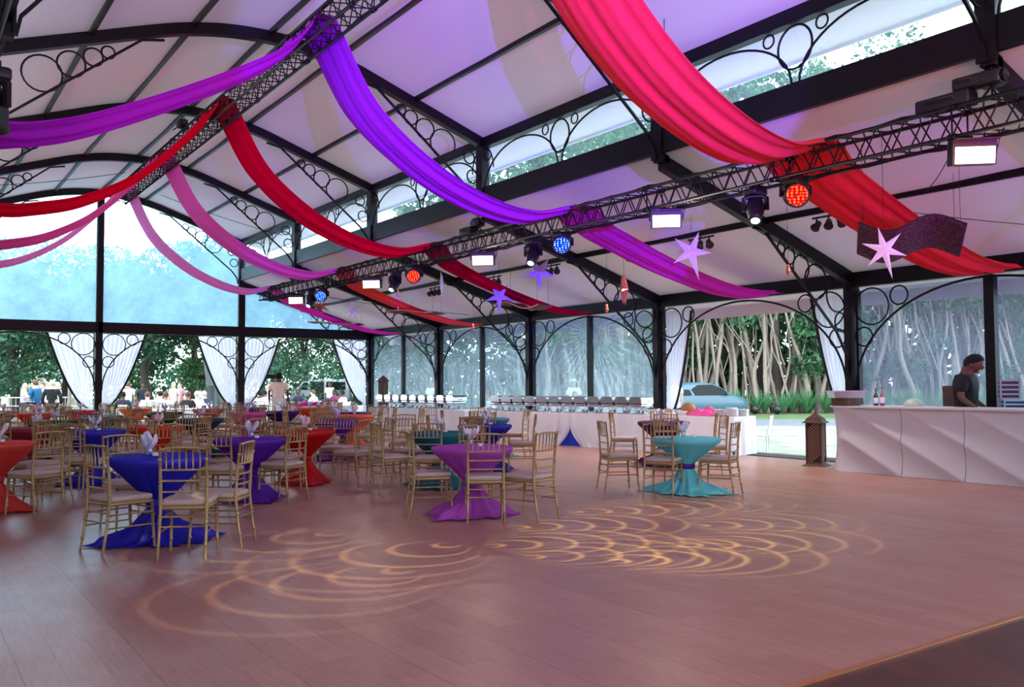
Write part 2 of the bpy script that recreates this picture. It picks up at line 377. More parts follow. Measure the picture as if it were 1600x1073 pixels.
# ------------------------------------------------------------------ arched frames
ordn = ['at the far gable', 'second from the far gable', 'third from the far gable', 'fourth from the far gable', 'fifth from the far gable', 'nearest the camera, cut by the top of the view']
def sx(x, s): return x if s > 0 else 2*XR - x
def ring_bracket_x(y, s, P, ang, chain, extra, strut):
    mb = MB(); U = V(s, 0, 0); W = V(0, 0, 1)
    a, hs = ang
    for r in chain:
        t = r/math.sin(hs); x = P[0] + t*math.cos(a); z = P[1] + t*math.sin(a)
        mb.ring((sx(x, s), y, z), U, W, r*.97, .016, 22)
    for (x, z, r) in extra: mb.ring((sx(x, s), y, z), U, W, r, .016, 26)
    mb.tube([(sx(x, s), y, z) for x, z in strut], .026, 4)
    return mb
for k in range(6):
    y = YK(k)
    f = thing('tent_frame', 'black steel arched roof frame ' + ordn[k], 'tent frame', (XR, y, 0), group='roof frames of the marquee')
    # arched rafter
    mb = MB(); xs = [XCL + (XC-XCL)*i/48 for i in range(49)]
    def g(u, v, y=y):
        x = XCL + (XC-XCL)*u; q = [(-.075, -.02), (.075, -.02), (.075, -.21), (-.075, -.21), (-.075, -.02)][int(round(v*4))]
        return V(x, y+q[0], zup(x)+q[1])
    mb.grid(g, 60, 4, smooth=False)
    for xb in (6.5, 8.05, 3.94, 2.4, 5.22):
        mb.cyl((xb, y-.085, zup(xb)-.12), (xb, y-.07, zup(xb)-.12), .02, n=8)
    build('arched_rafter', mb, IR, f)
    for s in (1, -1):
        mb = MB(); mb.prism([(sx(XC, s), 4.95-.02), (sx(XS, s), 3.45-.02), (sx(XS, s), 3.45-.24), (sx(XC, s), 4.95-.24)], -.075, .075, O=(0, y, 0))
        build('lower_rafter', mb, IR, f)
        mb = MB(); mb.box((sx(XC, s), y, 5.56), (.2, .15, 1.5)); mb.box((sx(XC-.1, s), y, 5.5), (.03, .22, 1.3)); build('clerestory_post', mb, IR, f)
        P = (7.29, 6.90); hs = math.radians(10.2); a = math.radians(-39.5+10.2)
        mb = ring_bracket_x(y, s, P, (a, hs), (.1, .143, .205, .285), [(9.38, 5.55, .13), (9.3, 5.92, .12)], [(6.95, 7.0), (7.29, 6.93), (9.30, 5.28), (9.48, 5.05), (9.52, 4.85)])
        build('ring_bracket', mb, IR, f)
        P = (12.04, 3.97); hs = math.radians(11.9); a = math.radians(-41.2+11.9)
        mb = ring_bracket_x(y, s, P, (a, hs), (.1, .15, .225, .32), [(14.0, 3.0, .3), (14.1, 2.52, .17)], [(11.75, 4.02), (12.04, 3.98), (13.98, 2.34), (14.24, 1.95), (14.33, 1.5)])
        build('ring_bracket', mb, IR, f)
        if s > 0:
            mb = MB(); mb.box((XS, y, 1.63), (.26, .16, 3.6)); mb.box((XS, y-.14, 1.5), (.1, .05, 3.2)); build('side_post', mb, IR, f)
            mb = MB(); mb.box((XS-.02, y, .01), (.4, .34, .02)); build('base_plate', mb, IR, f)

# ------------------------------------------------------------------ bays: beams, tracery, mid posts
bayn = ['first bay from the far gable', 'second bay from the far gable', 'third bay from the far gable', 'fourth bay from the far gable', 'fifth bay from the far gable', 'bay nearest the camera']
def spandrel(mb, x, ya, sgn, zb, half, yz=True):
    """quarter arch with rings in the corner between a post at ya and the beam above; sgn = direction along the wall"""
    if yz: P = lambda t, z: V(x, ya + sgn*t, z); U = V(0, sgn, 0)
    else: P = lambda t, z: V(ya + sgn*t, x, z); U = V(sgn, 0, 0)
    W = V(0, 0, 1); t0 = .1
    pts = []
    for i in range(21):
        a = PI/2*i/20; pts.append(P(t0 + (half-t0)*(1-math.cos(a)), 1.3 + (zb-.03-1.3)*math.sin(a)))
    mb.tube(pts, .022, 5)
    for (t, dz, R) in ((t0+.34, .36, .33), (t0+.175, .9, .17), (t0+.87, .2, .165)):
        mb.ring(P(t, zb-dz), U, W, R, .016, 28)
ZB = 3.15
for k in range(6):
    ya, yb = YK(k+1), YK(k); ym = (ya+yb)/2
    b = thing('eave_beam', 'black eave beam with ringed quarter arches, ' + bayn[k], 'beam', (XS, ym, ZB), group='eave beams along the right wall')
    mb = MB(); mb.box((XS, ym, (3.45+ZB)/2), (.16, D-.16, 3.42-ZB)); build('beam_box', mb, IR, b)
    mb = MB(); spandrel(mb, XS-.05, ya, 1, ZB, 2.5); build('ring_bracket', mb, IR, b)
    mb = MB(); spandrel(mb, XS-.05, yb, -1, ZB, 2.5); build('ring_bracket', mb, IR, b)
    if k != 3 and k < 5:
        lab = {0: 'thin black middle post in the bay beside the far gable', 1: 'thin black middle post behind the far buffet end', 2: 'black middle post behind the chafing dishes', 4: 'black middle post behind the barman'}[k]
        mb = MB(); mb.box((XS+.04, ym, ZB/2), (.14, .1 if k < 4 else .16, ZB))
        tag(build('middle_post', mb, IR), lab, 'post', 'middle posts of the right wall')
    c = thing('clerestory_frame', 'black clerestory beams with looping iron tracery, ' + bayn[k], 'roof beam', (XC, ym, 4.95), group='clerestory frames above the right aisle')
    mb = MB(); mb.box((XC, ym, 5.145), (.16, D-.15, .39)); build('sill_beam', mb, IR, c)
    mb = MB(); mb.box((XC, ym, 6.24), (.16, D-.15, .2)); build('head_beam', mb, IR, c)
    mb = MB(); z0, z1 = 5.34, 6.14
    for (cy) in (ya+1.27, yb-1.27):
        mb.tube([(XC-.02, cy + 1.17*math.cos(PI*i/24), z0 + .74*math.sin(PI*i/24)) for i in range(25)], .018, 5)
    Yv = V(0,1,0); Zv = V(0,0,1)
    mb.ring((XC-.02, ym, z1-.31), Yv, Zv, .27, .017, 26, R2=.29)
    for sg in (-1, 1):
        mb.ring((XC-.02, ym+sg*.42, z1-.11), Yv, Zv, .09, .014, 16)
        mb.ring((XC-.02, (ya+.2 if sg < 0 else yb-.2), z1-.17), Yv, Zv, .1, .014, 16)
        mb.tube([(XC-.02, (ya+.08+.3*math.sin(t) if sg < 0 else yb-.08-.3*math.sin(t)), z1-.02-.42*(1-math.cos(t))) for t in [PI/2*i/8 for i in range(9)]], .014, 5)
    build('iron_tracery', mb, IR, c)
# left clerestory beams (off to the side, close the roof)
for (z, h) in ((5.145, .39), (6.24, .2)):
    mb = MB(); mb.box((XCL, (Y0+YB)/2, z), (.16, Y0-YB, h)); struct('trim_4', mb, IR)
# purlins
for (x, lab) in ((5.22, 'ridge purlin running along the crown of the roof'), (6.5, 'dark purlin just right of the ridge'), (8.05, 'dark purlin low on the right slope of the upper roof'), (3.94, 'dark purlin just left of the ridge'), (2.4, 'dark purlin low on the left slope of the upper roof')):
    mb = MB(); mb.box((x, (Y0+YB)/2, zup(x)-.055), (.07, Y0-YB, .08)); tag(build('purlin', mb, M['truss']), lab, 'purlin', 'purlins under the upper roof')
mb = MB(); mb.box((12.0, (Y0+YB)/2, zlo(12)-.06), (.07, Y0-YB, .1)); tag(build('purlin', mb, IR), 'dark purlin under the lower right roof carrying small spotlights', 'purlin')

# ------------------------------------------------------------------ far gable
GP = [XR, XC]
mb = MB(); mb.box(((XSL+XS)/2, Y0, 3.237), (XS-XSL, .16, .33)); g_ = thing('gable_beam', 'long black beam crossing the far gable above the curtains', 'beam', (XR, Y0, 3.07)); build('beam_box', mb, IR, g_)
for (xa, sg, hf) in ((XR, 1, 2.2), (XR, -1, 2.2), (XC, 1, 2.4), (XC, -1, 2.2), (XS, -1, 2.4), (XCL, 1, 2.2)):
    mb = MB(); spandrel(mb, Y0-.05, xa, sg, 3.07, hf, yz=False); build('ring_bracket', mb, IR, g_)
mb = MB(); mb.box((XR, Y0, 3.65), (.2, .16, 7.3)); mb.box((XR-.06, Y0-.1, 3.6), (.05, .05, 7.2)); tag(build('gable_post', mb, IR), 'tall black post rising to the peak of the far gable', 'post', 'posts of the far gable')
mb = MB(); mb.box((XC, Y0, 2.45), (.22, .17, 4.9)); tag(build('gable_post', mb, IR), 'black gable post standing right of the peak post, left of the buffet', 'post', 'posts of the far gable')
# clear sheets
def poly_film(name, pts, mat, lab=None):
    mb = MB(); mb.add(pts, [tuple(range(len(pts)))]); o = struct(name, mb, mat); return o
M['film_gable'] = film('clear gable sheet', .5, (215, 244, 255), (165, 220, 255), .5, .03)
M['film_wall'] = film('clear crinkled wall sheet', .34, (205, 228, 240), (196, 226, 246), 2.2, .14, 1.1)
M['film_wall2'] = film('clear wall sheet behind bar', .2, (205, 220, 236), (170, 190, 225), 1.2, .1)
M['film_cler'] = film('clear clerestory sheet', .14, (226, 246, 250), (200, 236, 250), .5, .05)
wn = 1
def gable_pane(xa, xb):
    global wn
    pts = [(xa, Y0+.02, 3.4), (xb, Y0+.02, 3.4)]
    for i in range(17):
        x = xb + (xa-xb)*i/16
        z = zup(x) if XCL <= x <= XC else zlo(x)
        pts.append((x, Y0+.02, z-.02))
    poly_film('window_%d' % wn, pts, M['film_gable']); wn += 1
gable_pane(XR+.08, XC-.08); gable_pane(XCL+.08, XR-.08)
for (xa, xb) in ((XC+.1, XS-.1), (XSL+.1, XCL-.1)):
    pts = [(xa, Y0+.02, 3.4), (xb, Y0+.02, 3.4), (xb, Y0+.02, max(3.42, zlo(xb))), (xa, Y0+.02, zlo(xa))]
    poly_film('window_%d' % wn, pts, M['film_gable']); wn += 1
# crinkled wall sheets: real ripples fanning out of the top of each middle post
def wall_sheet(k, mat, amp):
    global wn
    ya, yb = YK(k+1)+.1, YK(k)-.1; ym = (ya+yb)/2
    mb = MB()
    def g(u, v):
        y = ya + (yb-ya)*u; z = .02 + (ZB-.05)*v
        dy, dz = y-ym, z-(2.75 if k != 0 else 2.6)
        r = math.hypot(dy, dz)+1e-6; th = math.atan2(dz, dy)
        f = math.sin(th*34 + 2.2*math.sin(r*3.1) + 1.3*math.sin(th*9))*min(1, r/.35)*math.exp(-r*.55)
        f += .5*math.sin(y*3.7+1.2*math.sin(z*2.1))*.6 + .35*math.sin(z*7+math.sin(y*5)*2)*.5*math.exp(-((z-1.6)/.7)**2)
        return V(XS+.1+amp*f, y, z)
    mb.grid(g, 110, 60); struct('window_%d' % wn, mb, mat); wn += 1
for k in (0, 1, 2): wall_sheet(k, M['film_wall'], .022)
wall_sheet(4, M['film_wall2'], .012); wall_sheet(5, M['film_wall2'], .012)
for k in range(6):
    ya, yb = YK(k+1)+.08, YK(k)-.08
    mb = MB(); mb.grid(lambda u, v: V(XC+.07+.01*math.sin(u*40+v*3), ya+(yb-ya)*u, 5.3+.88*v), 40, 3); struct('window_%d' % wn, mb, M['film_cler']); wn += 1
# closed left aisle and rear so the hall has its shade (outside the view)
mb = MB(); mb.box((XSL, (Y0-.5)/2, 1.6), (.05, Y0, 3.6)); struct('wall_left', mb, M['white'])
mb = MB(); mb.box((5.2, -5.3, 2.2), (19, .05, 5.5)); struct('wall_rear', mb, M['dark'])

# ------------------------------------------------------------------ curtains
def curtain(xf, name_lab, n=9, w=1.25, bot=.75, top=3.05, side='gable', group='sheer curtains tied at the posts'):
    """xf(t, d, z): t = distance from the post along the wall, d = depth of the fold"""
    def wid(v): return .10 + (w-.10)*(v**.62)
    r = thing('sheer_curtain', name_lab, 'curtain', xf(0, 0, bot), group=group)
    mb = MB()
    def g(u, v):
        z = bot + (top-bot)*v; t = .12 + u*wid(v)
        return xf(t, .05*math.sin(u*n*2*PI + v*1.5)*(.4+.6*v), z)
    mb.grid(g, 72, 16); build('voile', mb, M['sheer'], r)
    mb = MB(); mb.grid(lambda u, v: xf(.12+wid(v)+u*.07, .02, bot+(top-bot)*v), 1, 16); build('dark_edge', mb, M['rubber'], r, thick=.012)
    mb = MB(); mb.grid(lambda u, v: xf(.12+wid(0)*u*(1+.8*(1-v)), .04*math.sin(u*30), .05+(bot-.05)*v), 24, 6); build('tail', mb, M['sheer'], r)
    return r
YG = Y0 + .14
curtain(lambda t, d, z: V(XR-t, YG+d, z), 'white sheer curtain on the left of the tall gable peak post', 7)
curtain(lambda t, d, z: V(XR+t, YG+d, z), 'white sheer curtain on the right of the tall gable peak post', 9)
curtain(lambda t, d, z: V(XC-t, YG+d, z), 'white sheer curtain on the left of the second gable post', 9)
curtain(lambda t, d, z: V(XC+t, YG+d, z), 'white sheer curtain on the right of the second gable post', 9)
curtain(lambda t, d, z: V(XS-t, YG+d, z), 'white sheer curtain left of the corner post beside the buffet', 8)
Y3, Y4 = YK(3), YK(4)
curtain(lambda t, d, z: V(XS+.1+d, Y3-t, z), 'bluish sheer curtain at the open wall beside the pale blue car', 6, .75)
curtain(lambda t, d, z: V(XS+.1+d, Y4+t, z), 'bluish sheer curtain hanging behind the steel tray on the bar', 6, .8)
# ------------------------------------------------------------------ trusses
def box_truss(label, x, z, ya, yb, h=.165, mat='truss', pitch=.36):
    r = thing('lighting_truss', label, 'truss', (x, (ya+yb)/2, z), group='box trusses')
    L_ = yb-ya
    for (sx_, sz) in ((-1,-1),(1,-1),(1,1),(-1,1)):
        mb = MB(); mb.cyl((x+sx_*h, ya, z+sz*h), (x+sx_*h, yb, z+sz*h), .025, n=8); build('chord', mb, M[mat], r)
    n = int(L_/pitch); p = L_/n
    for (a, b, nm) in (((-1,-1),(1,-1),'bottom'), ((-1,1),(1,1),'top'), ((-1,-1),(-1,1),'l'), ((1,-1),(1,1),'r')):
        mb = MB()
        for i in range(n):
            y = ya + i*p; A = V(x+a[0]*h, y, z+a[1]*h); B = V(x+b[0]*h, y+p/2, z+b[1]*h); C = V(x+a[0]*h, y+p, z+a[1]*h)
            mb.tube([A, B], .010, 5, cap=False); mb.tube([B, C], .010, 5, cap=False)
        build('lacing', mb, M[mat], r)
    y = ya + 1.2
    while y < yb:
        mb = MB()
        for (sx_, sz) in ((-1,-1),(1,-1),(1,1),(-1,1)): mb.cyl((x+sx_*h, y-.05, z+sz*h), (x+sx_*h, y+.05, z+sz*h), .036, n=8)
        mb.tube([(x+sx_*h, y, z+sz*h) for sx_, sz in ((-1,-1),(1,-1),(1,1),(-1,1))], .012, 4, closed=True)
        build('coupler', mb, M[mat], r); y += 2.4
    mb = MB(); ys = [ya + .3*i for i in range(int(L_/.3))]
    mb.tube([(x-h+.05+.03*math.sin(i*1.7), y, z+h+.03+.015*math.sin(i*2.3)) for i, y in enumerate(ys)], .016, 5)
    mb.tube([(x+h-.06+.02*math.sin(i*1.1), y, z-h-.03+.02*math.sin(i*1.9)) for i, y in enumerate(ys)], .011, 5)
    build('cable_run', mb, M['rubber'], r)
    return r
box_truss('black box truss hanging under the ridge of the roof', XR, 6.80, 5.0, 27.0)
box_truss('black box truss over the right side carrying the stage lights', XC, 4.27, 1.5, 27.45)
box_truss('black box truss over the left side, carrying the dark fixture at the upper left', XCL-.28, 4.6, 6.0, 12.0)
# hoists and hangers
def hoist(label, x, y, z0, z1, motor=True, name='chain_hoist'):
    r = thing(name, label, 'hoist', (x, y, z1), group='chain hoists on the trusses')
    mb = MB(); mb.cyl((x, y, z0), (x, y, z1), .012, n=6); mb.cyl((x+.06, y, z0), (x+.04, y, z1), .008, n=6); build('chain', mb, M['black'], r)
    if motor:
        zm = (z0*.55+z1*.45)
        mb = MB(); mb.rbox((x, y, zm), (.2, .26, .18), .04); mb.cyl((x-.02, y-.16, zm), (x-.02, y+.16, zm), .07, n=14); build('motor', mb, M['black'], r)
    mb = MB(); mb.tube([(x-.19, y, z0-.02), (x, y, z0+.14), (x+.19, y, z0-.02)], .014, 6); mb.ring((x, y, z0+.17), (1,0,0), (0,0,1), .035, .012, 12); build('sling', mb, M['black'], r)
    return r
hoist('chain hoist with shackles above the near end of the right truss', XC, 4.74, 4.47, 4.95)
hoist('chain hoist on the right truss above the third white light panel', XC, 14.95, 4.47, 4.95)
hoist('small round hoist holding the ridge truss under the third arch', XR-.15, 19.74, 6.98, 7.3)
def carton(label, x, y, z, s, mat='black', name='power_box'):
    r = thing(name, label, 'box', (x, y, z))
    mb = MB(); mb.rbox((x, y, z+s[2]/2), s, .02); build('case', mb, M[mat], r)
    mb = MB(); mb.tube([(x-s[0]/2-.005, y-s[1]*.25, z+s[2]*.5), (x-s[0]/2-.05, y-s[1]*.25, z+s[2]*.62), (x-s[0]/2-.05, y+s[1]*.25, z+s[2]*.62), (x-s[0]/2-.005, y+s[1]*.25, z+s[2]*.5)], .01, 5); build('handle', mb, M['dark'], r)
carton('long black power box lying on the near end of the right truss', XC, 5.25, 4.47, (.22, .62, .16))
carton('black box beside the hoist on the near end of the right truss', XC, 4.98, 4.63, (.2, .3, .14))
carton('round-shouldered black box on the truss beside the middle chain hoist', XC, 15.3, 4.47, (.22, .42, .16))

# ------------------------------------------------------------------ drapes
def catmull(P, n):
    P = [Vector(p) for p in P]; P = [2*P[0]-P[1]] + P + [2*P[-1]-P[-2]]; out = []
    for i in range(1, len(P)-2):
        for j in range(n):
            t = j/n; a, b, c, d = P[i-1], P[i], P[i+1], P[i+2]
            out.append(.5*((2*b)+(c-a)*t+(2*a-5*b+4*c-d)*t*t+(3*b-a-3*c+d)*t**3))
    out.append(P[-2]); return out
mid_r = [(5.14,6.985),(5.34,6.975),(5.46,6.70),(6.0,5.72),(6.9,4.97),(7.9,4.50),(8.8,4.32),(9.42,4.43),(9.64,4.475)]
side_r = [(9.64,4.475),(9.83,4.45),(10.1,4.2),(10.5,4.02),(11.6,3.64),(12.9,3.3),(13.7,3.19),(14.33,3.19)]
left_a = [(5.30,6.985),(5.10,6.975),(4.96,6.70),(4.5,6.28),(3.42,5.62),(2.17,4.97),(1.49,4.70),(1.06,4.60),(.6,4.58)]
left_b = [(5.30,6.985),(5.10,6.975),(4.96,6.70),(4.55,6.2),(3.75,5.42),(2.78,4.82),(1.96,4.56),(1.47,4.47),(.7,4.5)]
def drape(label, prof, ya, yb, wa, wb, rgb, mirror=False, tw=.0, transl=.46):  # each span's tint takes in its coloured lighting, put into the cloth colour
    pts = catmull([(x, 0, z) for x, z in prof], 10); m = len(pts)
    if mirror: pts = [V(2*XR-p.x, 0, p.z) for p in pts]
    r = MB()
    def g(u, v):
        i = min(m-1, int(round(v*(m-1)))); p = pts[i]; t = v
        w = wa + (wb-wa)*(t**1.5); yc = ya + (yb-ya)*t
        q = (u-.5)
        sag = -.10*w*math.cos(q*PI)*math.sin(PI*min(1, max(0, t)))
        fold = .035*math.sin(q*19+t*3)*(.3+.7*t) + .03*math.sin(q*41+1)*t
        ed = .16*w*math.exp(-((.5-abs(q))/.12)**2)*math.sin(PI*t)*(1 if q > 0 else .3)
        return V(p.x + tw*q*math.sin(PI*t), yc + q*w, p.z + sag + fold*min(1, w)*(.15 if (t < .06 or t > .97) else 1) + ed*.5)
    r.grid(g, 34, m-1)
    o = build('fabric_drape', r, cloth('drape cloth %d %d %d' % rgb, rgb, transl), None, thick=.004)
    return tag(o, label, 'drape', 'coloured fabric lengths swagged between the trusses')
drape('red coral drape sagging from the ridge truss, nearest the camera', mid_r, 7.15, 7.3, 1.2, 1.2, (255, 84, 98))
drape('red drape running from the right truss down to the beam above the bar', side_r, 7.4, 7.1, 1.3, 1.0, (250, 72, 84))
drape('violet drape sagging from the ridge truss to the blue stage light', mid_r, 12.95, 12.2, 1.15, 1.05, (206, 66, 246))
drape('magenta purple drape sloping from the blue stage light to the side wall', side_r, 12.2, 11.6, 1.15, .9, (226, 66, 206))
drape('crimson drape sagging between the ridge truss and the right truss', mid_r, 17.75, 17.1, 1.25, 1.1, (238, 8, 62))
drape('dark crimson drape sloping down above the middle of the buffet', side_r, 17.1, 17.1, 1.1, .4, (196, 8, 64))
drape('orchid pink drape second from the far gable, left of the right truss', mid_r, 22.3, 22.0, 1.35, 1.2, (255, 134, 224))
drape('salmon-lit drape sloping from the right truss to the side wall above the far buffet', side_r, 22.0, 22.0, 1.25, .4, (255, 104, 92))
drape('pale pink drape across the clear gable, farthest on the right', mid_r, 26.15, 27.1, 1.15, 1.0, (255, 176, 236))
drape('hot pink drape ending at the corner of the far gable', side_r, 27.1, 27.2, 1.05, .4, (255, 80, 214))
drape('coral drape crossing the very top left edge of the view', left_a, 7.3, 7.2, 1.2, 1.3, (255, 92, 110))
drape('wide violet drape swinging from the ridge truss to the left edge', left_a, 12.95, 12.8, 1.2, 1.5, (222, 62, 240))
drape('red drape dropping left from the ridge truss above the gable', left_b, 17.6, 17.5, 1.2, 1.1, (250, 14, 66))
drape('pink drape upper of the two swinging left across the clear gable', left_b, 22.3, 22.2, 1.2, 1.1, (255, 122, 200))
drape('pale pink drape lower of the two swinging left across the clear gable', left_b, 26.15, 26.6, 1.1, 1.1, (255, 176, 230))

# ------------------------------------------------------------------ stage lights
cams = V(0, 0, 1.43)
def aimrot(d):      # rotation taking local -Y (front) to direction d
    d = Vector(d).normalized(); return d.to_track_quat('-Y', 'Z').to_matrix()
E_warm = emis('warm white light panel', (255, 226, 196), 7)
E_red = None
def led_face(name, rgb, hot, s):
    m, nt, out = nmat(name); e = N(nt, 'ShaderNodeEmission'); tc = N(nt, 'ShaderNodeTexCoord')
    vo = N(nt, 'ShaderNodeTexVoronoi', i_Scale=26.); vo.inputs['Randomness'].default_value = .25
    nt.links.new(tc.outputs['Object'], vo.inputs['Vector'])
    mr = N(nt, 'ShaderNodeMapRange'); mr.inputs[1].default_value = .22; mr.inputs[2].default_value = .5; mr.inputs[3].default_value = 1.; mr.inputs[4].default_value = 0.
    nt.links.new(vo.outputs['Distance'], mr.inputs[0])
    mx = N(nt, 'ShaderNodeMix', data_type='RGBA'); mx.inputs['A'].default_value = tuple(x*.35 for x in lin(rgb)[:3])+(1,); mx.inputs['B'].default_value = lin(hot)
    nt.links.new(mr.outputs[0], mx.inputs['Factor']); nt.links.new(mx.outputs['Result'], e.inputs[0]); e.inputs[1].default_value = s
    nt.links.new(e.outputs[0], out.inputs[0]); return m
E_red = led_face('red led lens', (255, 16, 16), (255, 110, 70), 3.2)
E_blue = led_face('blue led lens', (16, 40, 255), (130, 200, 255), 3.2)
E_spot = emis('cool white lens', (190, 240, 255), 6)
E_par = emis('white par lens', (255, 244, 236), 5)
def panel_light(label, y, aim=(-.66, -.75, -.16), z=3.93, power=60):
    c = V(XC, y, z); R = aimrot(aim)
    r = thing('light_panel', label, 'stage light', c, group='white light panels under the right truss')
    mb = MB(); mb.box(c + R @ V(0, .09, 0), (.46, .16, .27), R)
    for i in range(7): mb.box(c + R @ V(-.18+.06*i, .18, 0), (.012, .05, .22), R)
    build('housing', mb, M['dark'], r)
    mb = MB(); mb.box(c + R @ V(0, -.004, -.03), (.41, .02, .18), R); build('lit_face', mb, E_warm, r)
    mb = MB(); mb.box(c + R @ V(0, -.03, .145), (.46, .09, .015), R); build('visor', mb, M['dark'], r)
    mb = MB(); top = c.z + .165
    mb.tube([c + R @ V(-.25, .08, -.02), c + R @ V(-.25, .08, .2), c + R @ V(.25, .08, .2), c + R @ V(.25, .08, -.02)], .012, 4)
    mb.box((c.x, c.y+.06, 4.11), (.06, .05, .07)); build('yoke', mb, M['black'], r)
    mb = MB(); mb.tube([c + R @ V(.25,.08,.0), c + R @ V(.29,.1,.15), (c.x+.17, c.y+.1, 4.1)], .008, 5); build('power_cable', mb, M['rubber'], r)
nthp = ['largest, near the upper right of the view', 'between the cyan spotlight and the blue light', 'below the middle chain hoist', 'left of the far red light', 'farthest, above the gable corner']
for i, y in enumerate((4.94, 9.65, 14.79, 19.82, 24.81)):
    panel_light('warm white light panel ' + nthp[i], y)
def wash_head(label, y, mat, aim=(-.62, -.76, -.22)):
    c = V(XC, y, 3.88); R = aimrot(aim); Rz = Matrix.Rotation(math.atan2(-aim[0], aim[1])+PI, 3, 'Z') if False else R
    r = thing('wash_light', label, 'stage light', c, group='moving wash lights')
    mb = MB(); mb.rbox((c.x, c.y, 4.04), (.26, .24, .09), .02); mb.box((c.x-.08, c.y, 4.09), (.04, .05, .05)); mb.box((c.x+.08, c.y, 4.09), (.04, .05, .05)); build('base', mb, M['black'], r)
    mb = MB()
    side = (R @ V(1, 0, 0)); side.z = 0; side.normalize()
    a, b = c - side*.18, c + side*.18
    mb.tube([V(a.x, a.y, 3.86), V(a.x, a.y, 3.98), V(c.x, c.y, 4.02)-side*.10, V(c.x, c.y, 4.02)+side*.10, V(b.x, b.y, 3.98), V(b.x, b.y, 3.86)], .032, 6)
    build('yoke', mb, M['black'], r)
    A = R @ Matrix.Rotation(PI/2, 3, 'X')      # lathe axis z -> front (-Y)
    mb = MB(); mb.lathe([(.06, -.2), (.12, -.17), (.155, -.06), (.165, .05), (.165, .09), (.15, .1), (.14, .085)], c, 24, axis=A)
    for i in range(8):
        a = 2*PI*i/8; mb.box(c + A @ V(.13*math.cos(a), .13*math.sin(a), -.1), (.02, .02, .1), A)
    build('head', mb, M['black'], r)
    mb = MB(); mb.lathe([(0, .092), (.08, .094), (.138, .09)], c, 24, axis=A); build('led_lens', mb, mat, r)
wash_head('red glowing wash light nearest the camera on the right truss', 7.29, E_red)
wash_head('blue glowing wash light where the violet drape meets the truss', 12.23, E_blue)
wash_head('small red wash light far along the right truss', 17.63, E_red)
wash_head('small blue wash light near the far end of the right truss', 22.9, E_blue)
def spot_head(label, x, y, z=4.12, aim=(-.35, -.45, -.9), up=False, s=1.0, group='moving head spotlights', mat=None):
    c = V(x, y, z-.31*s); R = aimrot(aim)
    r = thing('moving_head_spotlight', label, 'stage light', c, group=group)
    mb = MB(); mb.rbox((x, y, z-.09*s), (.28*s, .22*s, .1*s), .03); mb.box((x-.07, y, z-.01), (.05, .05, .08)); mb.box((x+.07, y, z-.01), (.05, .05, .08)); build('base', mb, M['black'], r)
    side = (R @ V(1, 0, 0)); side.z = 0; side.normalize(); mb = MB()
    a, b = c - side*.15*s, c + side*.15*s
    mb.tube([V(a.x, a.y, c.z-.03*s), V(a.x, a.y, z-.17*s), V(x, y, z-.14*s)-side*.08*s, V(x, y, z-.14*s)+side*.08*s, V(b.x, b.y, z-.17*s), V(b.x, b.y, c.z-.03*s)], .035*s, 6)
    build('yoke', mb, M['black'], r)
    A = R @ Matrix.Rotation(PI/2, 3, 'X')
    mb = MB(); mb.lathe([(.05*s, -.2*s), (.1*s, -.18*s), (.12*s, -.05*s), (.12*s, .06*s), (.095*s, .16*s), (.09*s, .22*s), (.07*s, .23*s)], c, 20, axis=A)
    mb.box(c + A @ V(0, .115*s, 0), (.1*s, .02*s, .18*s), A); build('head', mb, M['black'], r)
    mb = MB(); mb.lathe([(0, .232*s), (.04*s, .235*s), (.07*s, .228*s)], c, 18, axis=A); build('lens', mb, mat or E_spot, r)
    return c
spot_head('black moving head spotlight with a cyan lens left of the near red light', XC, 7.95, aim=(-.45, -.35, -.85))
spot_head('large black moving head spotlight left of the blue light', XC, 13.08, aim=(-.55, -.35, -.85))
spot_head('black moving head spotlight beside the far red light', XC, 18.56, aim=(-.6, -.3, -.8))
spot_head('black moving head spotlight beside the far blue light', XC, 23.6, aim=(-.6, -.3, -.8))
spot_head('big dark moving head cut by the upper left edge of the view', XCL-.12, 9.4, z=4.43, aim=(.3, .3, -.9), s=1.25, mat=M['black'])
def par_cluster(label, x, y, z, lit=(1,), small=1.0, n=3):
    r = thing('spotlight_bar', label, 'spotlights', (x, y, z), group='triple spotlight bars under the lower roof')
    zt = zlo(x) - .1
    mb = MB(); mb.box((x, y, z+.04), (.03, .62*small, .03)); mb.cyl((x, y, z+.04), (x, y, zt), .012, n=6); build('bar', mb, M['black'], r)
    for i in range(n):
        yy = y + (i-1)*.22*small; d = V(-.5 - .1*i, -.65+.3*i, -.55); R = aimrot(d); A = R @ Matrix.Rotation(PI/2, 3, 'X'); c = V(x-.02, yy, z-.09)
        mb = MB(); mb.lathe([(.02, -.1*small), (.05*small, -.08*small), (.055*small, 0), (.075*small, .07*small), (.065*small, .075*small)], c, 14, axis=A); mb.box((c.x, c.y, z+0), (.02, .02, .1)); can = build('can', mb, M['black'], r)
        mb = MB(); mb.lathe([(0, .07*small), (.062*small, .072*small)], c, 14, axis=A); build('lens', mb, E_par if i in lit else M['dark'], can)
par_cluster('three small black spotlights below the red drape over the bar', 12.0, 8.45, 4.0, (2,))
par_cluster('three small black spotlights above the large white star at right of centre', 12.0, 11.15, 4.02, (0,))
par_cluster('small black spotlights half hidden behind the magenta drape', 12.0, 12.8, 4.03, ())
par_cluster('three small black spotlights behind the large lilac star', 12.0, 15.6, 4.02, (2,))
par_cluster('cluster of small spotlights above the second lilac star', 12.0, 17.9, 4.0, (2,))
par_cluster('cluster of small spotlights beside the pale star seen edge on', 12.0, 20.76, 4.0, (2,))
